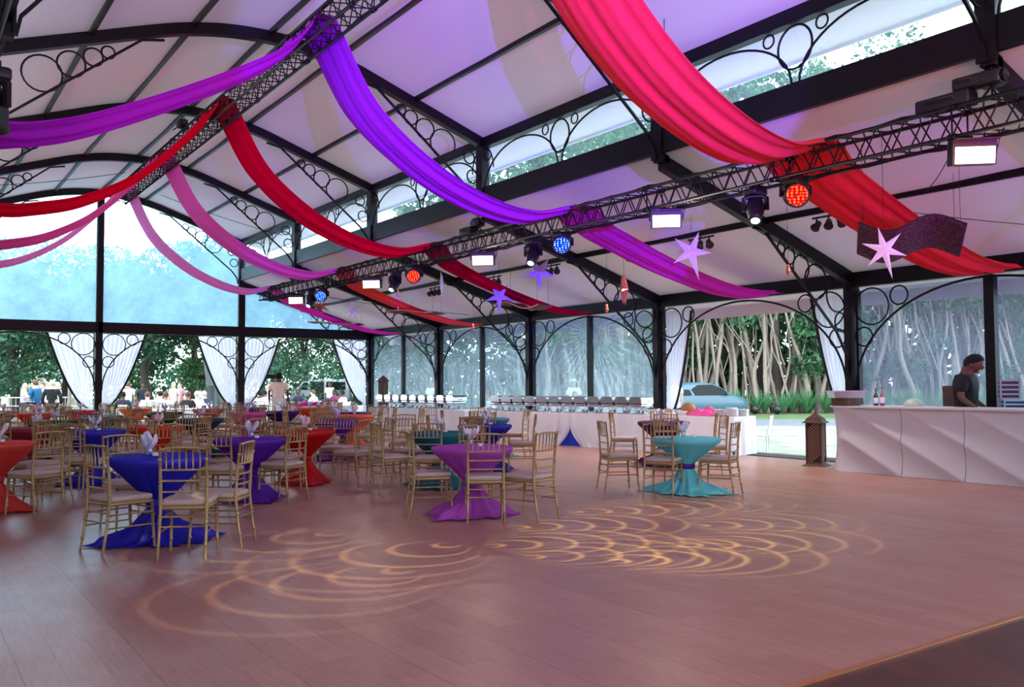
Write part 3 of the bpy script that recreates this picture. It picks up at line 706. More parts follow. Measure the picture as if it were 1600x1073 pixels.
for i, y in enumerate((24.2, 24.65, 25.1)):
    r = thing('can_light', ['rightmost of three black can lights on top of the right truss', 'middle of three black can lights on top of the right truss', 'leftmost of three black can lights on top of the right truss'][i], 'stage light', (XC, y, 4.46), group='can lights standing on the truss')
    A = aimrot((-.6, -.5, .3)) @ Matrix.Rotation(PI/2, 3, 'X'); c = V(XC, y, 4.62)
    mb = MB(); mb.lathe([(.03, -.16), (.09, -.12), (.1, .1), (.085, .1), (.08, .02), (0, .01)], c, 16, axis=A); build('can', mb, M['black'], r)
    mb = MB(); mb.tube([(XC, y-.12, 4.62), (XC, y-.12, 4.48), (XC, y+.12, 4.48), (XC, y+.12, 4.62)], .012, 4); mb.cyl((XC, y, 4.48), (XC, y, 4.43), .03, n=8); build('yoke', mb, M['black'], r)

# ------------------------------------------------------------------ stars, flying carpets, small ornaments
def star(label, c, R_out, pts, mat, face=(-.58, -.81, 0), tilt=0., thick=.3, r_in=.36, wire=True, long_down=1.2, squash=1.0, sphere=False):
    c = Vector(c); r = thing('paper_star', label, 'star', c, group='folded paper stars hanging from the roof')
    f = Vector(face).normalized(); side = V(0,0,1).cross(f).normalized(); up = V(0,0,1)
    mb = MB(); vs = [f*thick*R_out*.5, -f*thick*R_out*.5]
    for i in range(2*pts):
        a = PI*i/pts + tilt + PI/2; rr = (R_out*(long_down if abs((a - 1.5*PI + PI) % (2*PI) - PI) < .35 else 1)) if i % 2 == 0 else R_out*r_in
        vs.append(side*math.cos(a)*rr*squash + up*math.sin(a)*rr)
    fs = []
    for i in range(2*pts):
        j = (i+1) % (2*pts); fs += [(0, 2+i, 2+j), (1, 2+j, 2+i)]
    mb.add([c+v for v in vs], fs)
    if sphere:      # extra spikes in depth
        for k in range(14):
            d = Vector(rng.normal(size=3)).normalized(); u_ = d.orthogonal().normalized()*R_out*.12; w_ = d.cross(u_)
            b = [c+u_, c+w_, c-u_, c-w_]; mb.add(b + [c + d*R_out*.95], [(0,1,4),(1,2,4),(2,3,4),(3,0,4)])
    build('star_body', mb, M[mat], r)
    zt = zlo(c.x) - .02 if c.x > XC else zup(c.x)-.02
    mb = MB(); mb.cyl(c + V(0,0,R_out*.8), (c.x, c.y, zt), .003, n=4); build('string', mb, M['rubber'], r)
star('large white six pointed star in front of the patterned carpet over the bar', (10.3, 6.46, 3.11), .30, 6, 'star', tilt=.25, long_down=1.3, r_in=.3)
star('large pinkish white star hanging under the three spotlights at right of centre', (11.5, 10.91, 3.74), .38, 5, 'star', tilt=PI/5+.25, long_down=1.4, r_in=.3)
star('lilac five pointed star just left below the blue stage light', (11.5, 15.38, 3.86), .36, 5, 'starlilac', tilt=PI/5*1, long_down=1.15)
star('lilac five pointed star in front of the crimson drape', (11.5, 16.94, 3.46), .36, 5, 'starlilac', tilt=PI/5, long_down=1.2, r_in=.3)
star('pale star seen edge on as a thin diamond left of the crimson drape', (11.5, 19.57, 4.04), .32, 5, 'star', face=(.81, -.58, 0), tilt=PI/5)
star('pinkish star seen half edge on in front of the salmon-lit drape', (11.5, 21.95, 3.84), .34, 6, 'star', face=(.5, -.86, .1), squash=.8)
star('white thin-rayed star at the far end of the truss, right of the copper one', (11.5, 24.97, 3.68), .42, 7, 'star', r_in=.13)
star('copper many-rayed star below the far blue light', (11.5, 27.4, 4.0), .42, 9, 'copper', r_in=.15, sphere=True)
star('copper star seen edge on in front of the black bracket left of the open bay', (11.5, 12.67, 3.24), .34, 7, 'copper', face=(.62, -.78, 0), thick=.5)
def trinket(label, c, h):
    c = Vector(c); r = thing('hanging_ornament', label, 'ornament', c, group='small golden ornaments on strings')
    mb = MB(); mb.lathe([(0, -h/2), (h*.12, -h*.3), (h*.2, -h*.05), (h*.12, h*.2), (h*.16, h*.3), (0, h/2)], c, 8, smooth=False); build('ornament_body', mb, M['copper'], r)
    mb = MB(); mb.cyl(c+V(0,0,h/2), (c.x, c.y, zlo(c.x)-.02), .003, n=4); build('string', mb, M['rubber'], r)
trinket('small bronze ornament on a string under the roof between the white stars', (11.5, 8.86, 3.19), .2)
trinket('tiny golden ornament hanging below the copper star at centre', (11.5, 13.18, 2.9), .2)
trinket('tiny golden ornament hanging at the end of the crimson drape', (11.5, 18.08, 2.8), .2)
trinket('tiny bronze ornament low behind the salmon-lit drape', (12.8, 23.5, 2.75), .2)
def carpet(label, c, L_, Wd, yaw_, amp, wave, mat, ph=0., tilt=0., hang=True):
    c = Vector(c); r = thing('flying_carpet', label, 'carpet', c, group='wavy flying carpets hung on strings')
    R = Matrix.Rotation(yaw_, 3, 'Z') @ Matrix.Rotation(tilt, 3, 'X')
    f = lambda u, v: c + R @ V((u-.5)*L_, (v-.5)*Wd + .04*math.sin(u*8), amp*math.sin(u*wave*2*PI+ph))
    mb = MB(); mb.grid(f, 48, 8); build('rug', mb, mat, r, thick=.02)
    mb = MB()
    for v in (0, 1): mb.tube([f(i/48, v) + V(0,0,.005) for i in range(49)], .014, 5)
    build('border', mb, M['amber'] if not mat.name.startswith('patterned') else M['black'], r)
    mb = MB()
    for (u, v) in ((.05, .1), (.95, .1), (.05, .9), (.95, .9)):
        p = f(u, v)
        zt = zlo(p.x)-.02; mb.cyl(p, (p.x, p.y, zt), .003, n=4)
    build('string', mb, M['rubber'], r)
def rugmat():
    m, nt, out = nmat('patterned purple rug'); b = N(nt, 'ShaderNodeBsdfPrincipled', i_Roughness=.8); nt.links.new(b.outputs[0], out.inputs[0])
    tc = N(nt, 'ShaderNodeTexCoord'); v = N(nt, 'ShaderNodeTexVoronoi', i_Scale=26.); n = N(nt, 'ShaderNodeTexNoise', i_Scale=34., i_Detail=3.)
    nt.links.new(tc.outputs['Object'], v.inputs['Vector']); nt.links.new(tc.outputs['Object'], n.inputs['Vector'])
    cr = N(nt, 'ShaderNodeValToRGB'); el = cr.color_ramp.elements; el[0].position = .3; el[0].color = lin((26, 10, 20)); el[1].position = .75; el[1].color = lin((92, 36, 66))
    e = el.new(.55); e.color = lin((54, 18, 40)); mx = N(nt, 'ShaderNodeMath', operation='ADD'); nt.links.new(v.outputs['Distance'], mx.inputs[0]); nt.links.new(n.outputs['Fac'], mx.inputs[1])
    ml = N(nt, 'ShaderNodeMath', operation='MULTIPLY'); ml.inputs[1].default_value = .62; nt.links.new(mx.outputs[0], ml.inputs[0])
    nt.links.new(ml.outputs[0], cr.inputs[0]); nt.links.new(cr.outputs[0], b.inputs['Base Color']); return m
M['rug'] = rugmat()
carpet('large wavy purple patterned carpet hanging under the red drape over the bar', (11.15, 6.62, 3.34), 1.3, .78, -.95, .09, 1.2, M['rug'], 2.4, tilt=-.42)
rugd = pbr('dark brown rug', (92, 56, 50), .8, noise=.3, nscale=30)
carpet('dark wavy carpet with a golden edge curling below the crimson drape', (12.0, 16.7, 3.24), 1.15, .6, -1.2, .09, .9, rugd, .5)
carpet('dark flat carpet with a curled golden end below the salmon-lit drape', (12.0, 21.9, 3.45), 1.5, .7, -1.0, .05, .8, rugd, .3)
carpet('brown carpet hanging over the gable beam near the far corner', (12.0, 27.3, 3.45), 1.7, .7, -.75, .05, .8, rugd, 1.)
# rigging wires
def wire(label, a, b, r=.006):
    mb = MB(); mb.tube([Vector(a)+(Vector(b)-Vector(a))*t + V(0,0,-.06*math.sin(PI*t)) for t in [i/12 for i in range(13)]], r, 5)
    tag(build('rigging_wire', mb, M['rubber']), label, 'wire', 'thin rigging wires')
wire('thin wire across the lower roof right of the red drape', (12.1, 7.7, 4.05), (14.3, 4.9, 3.5))
wire('thin slanting wire from the largest white light panel to the purlin', (XC+.1, 5.2, 4.1), (12.0, 6.9, 4.1))
wire('thin vertical wire hanging beside the near coral drape', (8.9, 8.9, zup(8.9)), (8.9, 8.9, 5.4))
wire('thin wire across the far upper roof below the last arch', (6.0, 25.5, 6.7), (9.5, 25.5, 5.9), .008)
wire('thin wire across the far upper roof left of the ridge truss', (1.4, 24.6, 6.2), (4.9, 24.6, 7.0), .008)
wire('thin wire between the far stars', (10.2, 25.5, 4.2), (14.3, 22.5, 3.5), .008)
# ------------------------------------------------------------------ tables and chairs
CL = {}
def clothmat(rgb):
    if rgb not in CL: CL[rgb] = cloth('table cloth %d %d %d' % rgb, rgb, .06)
    return CL[rgb]
tbl_cache = {}
def make_table_mesh(h, variant, r_top=.45):
    key = (round(h, 2), variant, r_top)
    if key in tbl_cache: return tbl_cache[key]
    rs = random.Random(variant*31+5); ph = rs.random()*6; ph2 = rs.random()*6; tipa = rs.random()*PI/2
    prof = [(0, h+.004), (r_top*.5, h+.004), (r_top*.92, h+.003), (r_top*.985, h-.004), (r_top, h-.02), (r_top*.985, h-.05)]
    zw = .36
    for t in (.12, .25, .4, .55, .7, .83, .93, 1.0):
        z = (h-.05) + (zw-(h-.05))*t; prof.append((.085 + (r_top*.985-.085)*(1-t)**1.12, z))
    foot = [(.085, zw-.03), (.11, zw-.07), (.15, zw-.13), (.19, .16), (.24, .09), (.285, .045), (.33, .015), (.39, .006)]
    nA = 96
    def warp(r, z, a):
        cone = max(0, min(1, (h-.03-z)/.3)) if z > zw else max(0, 1 - (zw-z)/.1)*1
        if z > zw-.001:
            q = cone*(1-cone*.35)
            rr = r*(1 + .055*q*math.sin(13*a+ph) + .045*q*math.sin(27*a+ph2) + .03*q*math.sin(7*a+ph2))
            zz = z
        else:
            q = min(1, (zw-z)/.25)
            tip = max(0, math.cos(2*(a-tipa)))**6 + .55*max(0, math.cos(2*(a-tipa)+1.9))**8
            rr = r*(1 + q*(.12*math.sin(6*a+ph)+.13*math.sin(14*a+ph2)+.05*math.sin(25*a))) + q*q*q*.26*tip*(1 if z < .1 else .3)
            zz = z + q*.018*math.sin(6*a+ph+1.2)*(z > .015) + (.012*abs(math.sin(9*a+ph)) if z < .03 else 0)
        return rr, max(.004, zz)
    mb = MB(); vs = []
    allp = prof + foot
    for (r, z) in allp:
        for k in range(nA):
            a = 2*PI*k/nA; rr, zz = warp(r, z, a) if r > .3*r_top or z < h-.1 else (r, z)
            vs.append(V(rr*math.cos(a), rr*math.sin(a), zz))
    fs = [(i*nA+k, (i+1)*nA+k, (i+1)*nA+(k+1)%nA, i*nA+(k+1)%nA) for i in range(len(allp)-1) for k in range(nA)]
    mb.add(vs, fs, True); me = mb.mesh('tablecloth')
    mt = MB(); mt.lathe([(.02, zw-.045), (.098, zw-.045), (.108, zw-.02), (.108, zw+.02), (.098, zw+.045), (.02, zw+.045)], (0,0,0), 24); tie = mt.mesh('waist_tie')
    mp = MB(); mp.cyl((0,0,.01), (0,0,h-.03), .03, n=10); mp.lathe([(.0, .0), (.2, .0), (.2, .012), (.04, .03)], (0,0,0), 20); ped = mp.mesh('pedestal')
    mq = MB(); mq.lathe([(0, h-.03), (r_top*.97, h-.03), (r_top*.97, h-.004), (0, h-.004)], (0,0,0), 32); top = mq.mesh('tabletop')
    tbl_cache[key] = (me, tie, ped, top); return tbl_cache[key]
def put(name, me, mat, parent):
    me = me.copy() if me.materials else me
    me.materials.clear(); me.materials.append(mat)
    o = bpy.data.objects.new(name, me); COL.objects.link(o); o.parent = parent; return o
def table(desc, x, y, h, rgb, tie=None, v=0, r=.45):
    t = thing('cloth_table', desc, 'table', (x, y, 0), random.Random(v*7).random()*6, 'round tables in tied stretch cloths', world=False)
    me, ti, ped, top = make_table_mesh(h, v % 5, r)
    put('tablecloth', me.copy(), clothmat(rgb), t); put('waist_tie', ti.copy(), clothmat(tie or rgb), t)
    put('pedestal', ped.copy(), M['black'], t); put('tabletop', top.copy(), M['wood'], t)
    return t
# napkins in a glass
def make_glass():
    t = thing('napkin_glass', 'x', 'glass', (0, 0, 0), world=False)
    mb = MB(); mb.lathe([(0, .002), (.032, .002), (.034, .01), (.042, .12), (.039, .12), (.031, .014), (0, .012)], (0,0,0), 16); build('tumbler', mb, M['glass'], t)
    mb = MB()
    for i in range(5):
        a0 = i*2*PI/5 + .3; 
        def g(u, v, a0=a0, i=i):
            a = a0 + (u-.5)*1.1; rr = .012 + .02*v + .075*v*v*(1 if i % 2 else .7); z = .02 + .17*v + .05*v*math.cos((u-.5)*5) + (.02 if i % 2 else -.01)*v
            return V(rr*math.cos(a), rr*math.sin(a), z)
        mb.grid(g, 6, 8)
    build('folded_napkin', mb, M['napkin'], t, thick=.003); return t
def make_candle():
    t = thing('tealight', 'x', 'candle', (0, 0, 0), world=False)
    mb = MB(); mb.lathe([(0, .0), (.026, 0), (.028, .004), (.03, .03), (.026, .03), (.025, .02), (0, .02)], (0,0,0), 14); build('cup', mb, M['napkin'], t)
    mb = MB(); mb.cyl((0,0,.019), (0,0,.033), .0015, n=5); build('wick', mb, M['black'], t); return t
gl0 = make_glass(); cd0 = make_candle(); first = {'g': True, 'c': True}

# gold slat-back chair, facing +Y, origin on the floor under the seat
def chair_parts(detail):
    G = M['gold']; P = []
    def post(s): return [(s*.19, -.265, 0), (s*.185, -.225, .25), (s*.183, -.205, .44), (s*.185, -.215, .66), (s*.186, -.245, .925)]
    def yb(z): return -.205 - .04*max(0, (z-.44)/.48)**1.3 - .0
    for s in (-1, 1):
        mb = MB(); mb.tube(post(s), [.0115, .013, .0155, .014, .011], 8)
        for z in (.12, .3, .6, .82): mb.lathe([(.012, -.012), (.018, 0), (.012, .012)], (s*.186, (-.265+.06*z/.44 if z < .44 else yb(z)), z), 8)
        P.append(('leg', mb, G))
    for s in (-1, 1):
        mb = MB(); mb.tube([(s*.198, .205, 0), (s*.19, .19, .22), (s*.185, .18, .43)], [.0105, .0135, .016], 8)
        for z in (.1, .2, .3): mb.lathe([(.012, -.01), (.0175, 0), (.012, .01)], (s*.191, .193, z), 8)
        P.append(('leg', mb, G))
    mb = MB(); mb.rbox((0, -.01, .42), (.40, .41, .035), .03); P.append(('seat_frame', mb, G))
    mb = MB(); mb.rbox((0, -.005, .46), (.405, .40, .052), .045); P.append(('seat_cushion', mb, M['cushion']))
    rails = [(.905, .011), (.735, .009), (.645, .009), (.555, .009)]
    for (z, r) in rails:
        mb = MB(); mb.tube([(-.186, yb(z), z), (-.1, yb(z)-.018, z+(.012 if z > .9 else 0)), (0, yb(z)-.024, z+(.016 if z > .9 else 0)), (.1, yb(z)-.018, z+(.012 if z > .9 else 0)), (.186, yb(z), z)], r, 6)
        P.append(('back_rail', mb, G))
    for i in range(6):
        x = -.135 + .054*i; dy = -.024*(1-(x/.19)**2)
        mb = MB(); mb.tube([(x, yb(.735)+dy, .735), (x, yb(.82)+dy, .82), (x, yb(.905)+dy, .912)], [.006, .0085, .006], 6); P.append(('spindle', mb, G))
    for (a, b, z) in (((-.192, .195), (.192, .195), .30), ((-.19, .19), (.19, .19), .36), ((-.188, -.24), (.188, -.24), .27), ((-.188, -.225), (.188, -.225), .35)):
        mb = MB(); mb.cyl((a[0], a[1], z), (b[0], b[1], z), .0075, n=6); P.append(('stretcher', mb, G))
    for s in (-1, 1):
        for z in (.22, .33):
            mb = MB(); mb.cyl((s*.19, -.235, z), (s*.193, .192, z), .0075, n=6); P.append(('stretcher', mb, G))
    return P
def make_chair(level, name='gold_chair'):
    t = thing(name, 'x', 'chair', (0, 0, 0), world=False); P = chair_parts(1)
    if level == 0:
        for n, mb, m in P: build(n, mb, m, t)
    else:
        grp = {}
        mp = {'leg': 'leg', 'seat_frame': 'seat_frame', 'seat_cushion': 'seat_cushion', 'back_rail': 'backrest', 'spindle': 'backrest', 'stretcher': 'stretchers'} if level == 1 else \
             {'leg': 'chair_frame', 'seat_frame': 'chair_frame', 'seat_cushion': 'seat_cushion', 'back_rail': 'backrest', 'spindle': 'backrest', 'stretcher': 'chair_frame'}
        for n, mb, m in P:
            k = mp[n]
            if k == 'leg': build('leg', mb, m, t); continue
            if k not in grp: grp[k] = (MB(), m)
            grp[k][0].add(mb.v, mb.f, True)
        for k, (mb, m) in grp.items(): build(k, mb, m, t)
    return t
chairs = [make_chair(0), make_chair(1), make_chair(2)]
used = [False]*3; KC = {}
def fastdup(root, loc, rz, label, group):
    key = root.as_pointer()
    if key not in KC:
        KC[key] = [(c, [g for g in COL.objects if g.parent == c]) for c in COL.objects if c.parent == root]
    r = root.copy(); COL.objects.link(r); r.location = loc; r.rotation_euler = (0, 0, rz); r['label'] = label
    if group: r['group'] = group
    for c, gs in KC[key]:
        d = c.copy(); COL.objects.link(d); d.parent = r
        for g in gs:
            e = g.copy(); COL.objects.link(e); e.parent = d
    return r
allchairs = []
def chair(x, y, fdir, label, z=0.):
    for (qx, qy) in allchairs:
        if math.hypot(x-qx, y-qy) < .36: return None
    allchairs.append((x, y))
    dep = .5733*x + .8194*y; lv = 0 if dep < 12.5 else (1 if dep < 18 else 2)
    rz = math.atan2(fdir[1], fdir[0]) - PI/2; grp = 'gold chairs around the round tables'
    if not used[lv]:
        used[lv] = True; r = chairs[lv]; r.location = (x, y, z); r.rotation_euler = (0, 0, rz); r['label'] = label; r['group'] = grp; 
        return r
    return fastdup(chairs[lv], (x, y, z), rz, label, grp)
FH, RH = V(.5733, .8194, 0), V(.8194, -.5733, 0)
T = [ # description, x, y, h, cloth colour, tie, explicit chairs [(x,y,fx,fy,side)] or None
 ('royal blue cloth table nearest the camera', 'nearest royal blue table', 2.05, 8.65, .78, (38, 38, 186), None, [(1.68, 8.40, .95, .30, 'left side'), (2.10, 7.80, .46, .88, 'camera side'), (2.45, 8.10, -.80, .6, 'right side'), (2.42, 8.45, -.92, .3, 'right side, the farther one'), (2.0, 9.62, .15, -1, 'far side')]),
 ('orchid purple cloth table in the middle foreground', 'orchid purple table in the middle', 5.25, 8.28, .745, (176, 78, 190), None, [(5.14, 7.86, .5, .86, 'camera side'), (5.56, 7.66, -.3, .95, 'right side'), (4.86, 8.5, .93, -.36, 'left side'), (5.75, 9.0, -.5, -.85, 'far side')]),
 ('aqua cloth table with a purple sash on the right', 'aqua table with the purple sash', 8.55, 8.25, .715, (104, 204, 214), (76, 28, 140), [(8.12, 8.24, .87, .49, 'left side'), (8.78, 7.92, -.42, .9, 'right side'), (8.05, 9.0, .8, -.35, 'far left side'), (9.0, 8.95, -.4, -.9, 'far side')]),
 ('violet cloth table behind the nearest blue table', 'violet table', 3.72, 11.1, .76, (92, 30, 168), None, [(4.0, 10.72, -.5, .87, 'right side'), (3.2, 10.5, .6, .75, 'left side'), (3.2, 11.6, .5, -.8, 'far left side'), (4.3, 11.6, -.7, -.7, 'far right side')]),
 ('second royal blue cloth table on the left', 'second royal blue table', 2.43, 14.2, .78, (40, 40, 180), None, None),
 ('deep red cloth table behind the violet table', 'deep red table', 5.0, 12.5, .76, (196, 22, 28), None, [(5.5, 11.95, -.5, .85, 'right side'), (4.55, 12.1, .75, .65, 'left side'), (4.7, 13.1, .5, -.85, 'far left side'), (5.7, 12.9, -.8, -.6, 'far right side'), (6.05, 12.3, -.95, .1, 'right side, drawn back')]),
 ('coral red cloth table cut by the left edge', 'coral red table at the left edge', 1.0, 11.95, .78, (214, 66, 60), None, [(1.55, 12.0, -1, -.1, 'right side'), (1.35, 11.35, -.5, .85, 'camera side'), (1.55, 12.7, -.7, -.8, 'far side')]),
 ('orange red cloth table behind the nearest blue table', 'orange red table', 3.6, 15.4, .76, (222, 56, 30), None, None),
 ('dark green cloth table on the left', 'dark green table', 2.56, 19.2, .76, (10, 74, 36), None, None),
 ('teal cloth table left of the gable peak post', 'teal table near the peak post', 3.9, 21.8, .76, (40, 130, 140), None, None),
 ('small orange red cloth table far at the left', 'small orange red table far left', 2.95, 25.0, .76, (214, 48, 30), None, None),
 ('magenta pink cloth table left of the gable peak post', 'magenta pink table far left', 4.25, 26.9, .76, (206, 60, 110), None, None),
 ('bright orange cloth table below the right peak post curtain', 'bright orange table by the gable', 5.9, 27.8, .76, (255, 84, 22), None, None),
 ('green cloth table in the far middle left', 'far green table', 5.65, 23.4, .76, (16, 84, 46), None, None),
 ('dark teal cloth table left of the second gable post', 'dark teal table by the second gable post', 5.12, 18.3, .76, (14, 60, 76), None, None),
 ('mauve pink cloth table in front of the second gable post', 'mauve pink table', 7.1, 21.4, .76, (206, 92, 160), None, None),
 ('rose pink cloth table far beside the tree trunk', 'rose pink table far back', 7.5, 26.0, .76, (204, 90, 120), None, None),
 ('dark purple cloth table below the man in beige', 'dark purple table', 8.2, 22.0, .76, (62, 22, 110), None, None),
 ('orange cloth table far back near the van', 'far orange table', 10.0, 24.6, .76, (226, 84, 50), None, None),
 ('purple cloth table behind the deep red one', 'purple table behind the red one', 7.0, 15.9, .76, (96, 34, 160), None, None),
 ('coral orange cloth table behind the purple one', 'coral orange table', 8.4, 18.1, .76, (226, 100, 76), None, None),
 ('dark teal cloth table behind the orchid purple one', 'dark teal table behind the orchid one', 6.3, 10.8, .755, (18, 108, 122), None, [(5.55, 10.75, .98, -.1, 'left side'), (5.9, 10.35, .6, .75, 'camera side'), (6.25, 11.5, 0, -1, 'far left side'), (6.9, 11.1, -.9, -.5, 'far right side')]),
 ('slate blue cloth table in front of the buffet', 'slate blue table', 9.6, 14.6, .76, (44, 110, 140), None, None),
 ('deep blue cloth table in front of the slate one', 'deep blue table near the buffet', 8.05, 12.3, .76, (28, 36, 160), None, None),
 ('plum cloth table behind the aqua one', 'plum table', 11.1, 11.25, .76, (74, 26, 92), None, None),
 ('dusky purple cloth table farthest at the left edge', 'dusky purple table at the far left', 2.45, 27.6, .76, (96, 44, 96), None, None),
 ('navy cloth table at the far buffet end', 'navy table beside the far buffet', 9.2, 19.9, .76, (40, 34, 110), None, None),
 ('wine red cloth table left between the coral and green ones', 'wine red table', 1.9, 16.2, .76, (150, 44, 60), None, None),
 ('purple cloth table between the far orange and mauve tables', 'second purple table far back', 8.9, 26.4, .76, (120, 60, 150), None, None),
]
gn = 0
for ti, (desc, short, x, y, h, rgb, tie, ch) in enumerate(T):
    table(desc, x, y, h, rgb, tie, ti)
    if ch is None:
        a0 = random.Random(ti*13+1).uniform(-.35, .35) + PI/4
        ch = []
        for q in range(4):
            a = a0 + q*PI/2 + random.Random(ti*5+q).uniform(-.18, .18); rr = .58 + .16*random.Random(ti+q*3).random()
            dx, dy = math.cos(a), math.sin(a); s_ = V(dx, dy, 0)
            near, rt = -s_.dot(FH), s_.dot(RH)
            side = ('camera' if near > 0 else 'far') + (' right' if rt > 0 else ' left') + ' side'
            ch.append((x+dx*rr, y+dy*rr, -dx, -dy, side))
    for (cx, cy, fx, fy, side) in ch:
        if cx < -.2: continue
        chair(cx, cy, (fx, fy), 'gold slat-back chair, %s of the %s' % (side, short))
    # napkins and tealight
    ox, oy = (.05, .1) if ti != 0 else (-.06, .12)
    lab = 'white napkins fanned in a glass on the %s' % short; p = (x+ox, y+oy, h+.006)
    if first['g']: first['g'] = False; gl0.scale = (.85,)*3; gl0.location = p; gl0['label'] = lab; gl0['group'] = 'napkin glasses on the round tables'
    else: fastdup(gl0, p, ti*1.3, lab, 'napkin glasses on the round tables')
    if .5733*x+.8194*y < 16:
        lab = 'small white tealight on the %s' % short; p = (x+ox+.02, y+oy-.16, h+.005)
        if first['c']: first['c'] = False; cd0.location = p; cd0['label'] = lab; cd0['group'] = 'tealights on the round tables'
        else: fastdup(cd0, p, 0, lab, 'tealights on the round tables')
# a few chairs drawn away from the tables
for (x, y, fx, fy, lab) in ((10.2, 15.9, -.7, -.7, 'gold slat-back chair standing alone before the white buffet skirt'), (9.85, 17.2, -.2, -1, 'gold slat-back chair drawn back in front of the far buffet table'),
    (10.35, 9.5, -.7, .4, 'gold slat-back chair between the aqua and plum tables'), (7.2, 13.6, .3, .9, 'gold slat-back chair standing in the aisle left of the deep blue table'),
    (10.4, 12.0, .8, -.2, 'gold slat-back chair drawn back beyond the plum table'), (9.0, 16.6, -.6, .6, 'gold slat-back chair between the slate blue and coral orange tables'),
    (2.0, 13.0, .4, .9, 'gold slat-back chair left of the second royal blue table, back turned'), (3.0, 12.6, -.2, .95, 'gold slat-back chair in front of the second royal blue table'),
    (6.1, 14.3, .5, .8, 'gold slat-back chair between the deep red and purple tables'), (4.6, 16.9, -.5, .8, 'gold slat-back chair between the orange red and dark teal tables')):
    chair(x, y, (fx, fy), lab)
# ------------------------------------------------------------------ buffet
M['linen'] = cloth('bright table linen', (250, 250, 255), .3)
def skirted_table(label, a, b, depth, h, mat, group='white skirted buffet tables', name='buffet_table', fold=.03, gap=None, ends=True):
    """a -> b is the front edge on the floor (guest side); table extends to the left of a->b away from the camera"""
    a = V(a[0], a[1], 0); b = V(b[0], b[1], 0); d = (b-a).normalized(); n = V(-d.y, d.x, 0)
    if n.dot(V(.57, .82, 0)) < 0: n = -n
    L_ = (b-a).length; r = thing(name, label, 'table', a, group=group)
    mb = MB()
    c = [a, b, b+n*depth, a+n*depth]
    mb.add([p+V(0,0,h) for p in c] + [p+V(0,0,h-.03) for p in c], [(0,1,2,3), (7,6,5,4), (0,4,5,1), (1,5,6,2), (2,6,7,3), (3,7,4,0)]); build('tabletop', mb, M['white'], r)
    mb = MB(); per = [(a, b), (b, b+n*depth), (b+n*depth, a+n*depth), (a+n*depth, a)]
    for (p, q) in per:
        ll = (q-p).length; dd = (q-p).normalized(); nn = V(dd.y, -dd.x, 0)
        if nn.dot((a+b)/2 + n*depth/2 - p) > 0: nn = -nn
        m = max(10, int(ll*22))
        def g(u, v):
            z = h*(1-v)*.995+.004; t = u*ll
            f = fold*(.25+.75*v)*(.6*math.sin(t*17+1.3*math.sin(t*5))+.4*math.sin(t*37+2*math.sin(t*3)))
            if gap is not None and p is a:      # cloth parted in a curved peak
                s_ = t-gap; w_ = .34*max(0, (v-.42)/.58)**1.6
                if abs(s_) < 1.2: t += math.copysign(w_, s_)*math.exp(-abs(s_)*1.2) if abs(s_) > 1e-6 else 0
            return p + dd*t + nn*(f+.02+.02*v) + V(0,0,z)
        if gap is not None and p is a:
            def half(u0, u1):
                mb.grid(lambda u, v: g(u0+(u1-u0)*u, v), m//2, 10)
            e = 1e-4; half(0, gap/ll-e); half(gap/ll+e, 1)
        else: mb.grid(g, m, 8)
    build('skirt', mb, M['linen'], r)
    if gap is not None:
        mb = MB(); q = a + d*gap; mb.grid(lambda u, v: q + d*((u-.5)*.9) + n*.05 + V(0,0,.01+.45*v) - n*.012*math.sin(u*30), 24, 4); build('under_cloth', mb, clothmat((34, 70, 214)), r)
    return r, a, d, n
rA, aA, dA, nA_ = skirted_table('long white skirted buffet table with chafing dishes and a blue gap in its skirt', (12.15, 18.55), (13.2, 13.6), .72, .76, M['white'], gap=2.75)
rB, aB, dB, nB = skirted_table('white skirted buffet table with bowls, pink cloth and plates', (13.2, 13.55), (13.48, 11.75), .8, .76, M['white'])
rC, aC, dC, nC = skirted_table('far white skirted buffet table with a row of chafing dishes', (11.6, 24.0), (12.0, 19.3), .75, .76, M['white'])
rD, aD, dD, nD = skirted_table('white clothed table near the corner post with pink cloth on top', (9.9, 27.4), (11.2, 25.4), .8, .78, M['white'], group=None)
# chafing dish
def make_chafer():
    t = thing('chafing_dish', 'x', 'chafing dish', (0,0,0), world=False)
    mb = MB()
    for sx_ in (-.15, .15):
        for sy in (-.2, .2): mb.cyl((sx_, sy, 0), (sx_*.95, sy*.95, .17), .008, n=6)
    mb.tube([(-.15,-.2,.16), (.15,-.2,.16), (.15,.2,.16), (-.15,.2,.16)], .007, 5, closed=True); mb.rbox((0,0,.02), (.24, .34, .012), .01); build('stand', mb, M['chrome'], t)
    mb = MB(); mb.rbox((0,0,.185), (.31, .44, .085), .03); build('water_pan', mb, M['chrome'], t)
    mb = MB()
    mb.grid(lambda u, v: V(-.165*math.copysign(abs(math.cos(PI*v))**.45, math.cos(PI*v)), -.225+.45*u, .23+.15*math.sin(PI*v)**.45), 6, 14)
    for s in (-1, 1): mb.add([V(-.165*math.copysign(abs(math.cos(PI*i/14))**.45, math.cos(PI*i/14)), s*.225, .23+.15*max(0, math.sin(PI*i/14))**.45) for i in range(15)], [tuple(range(15))])
    l = build('lid', mb, M['chrome'], t)
    mb = MB(); mb.tube([(-.165,-.06,.26), (-.2,-.05,.27), (-.2,.05,.27), (-.165,.06,.26)], .008, 6); build('handle', mb, M['black'], l)
    for s in (-.08, .08): mb = MB(); mb.cyl((0,s,.026), (0,s,.08), .035, n=12); build('fuel_can', mb, M['steel'], t)
    return t
cf0 = make_chafer(); nc = 0
orn = ['first', 'second', 'third', 'fourth', 'fifth', 'sixth', 'seventh', 'eighth', 'ninth', 'tenth', 'eleventh', 'twelfth', 'thirteenth']
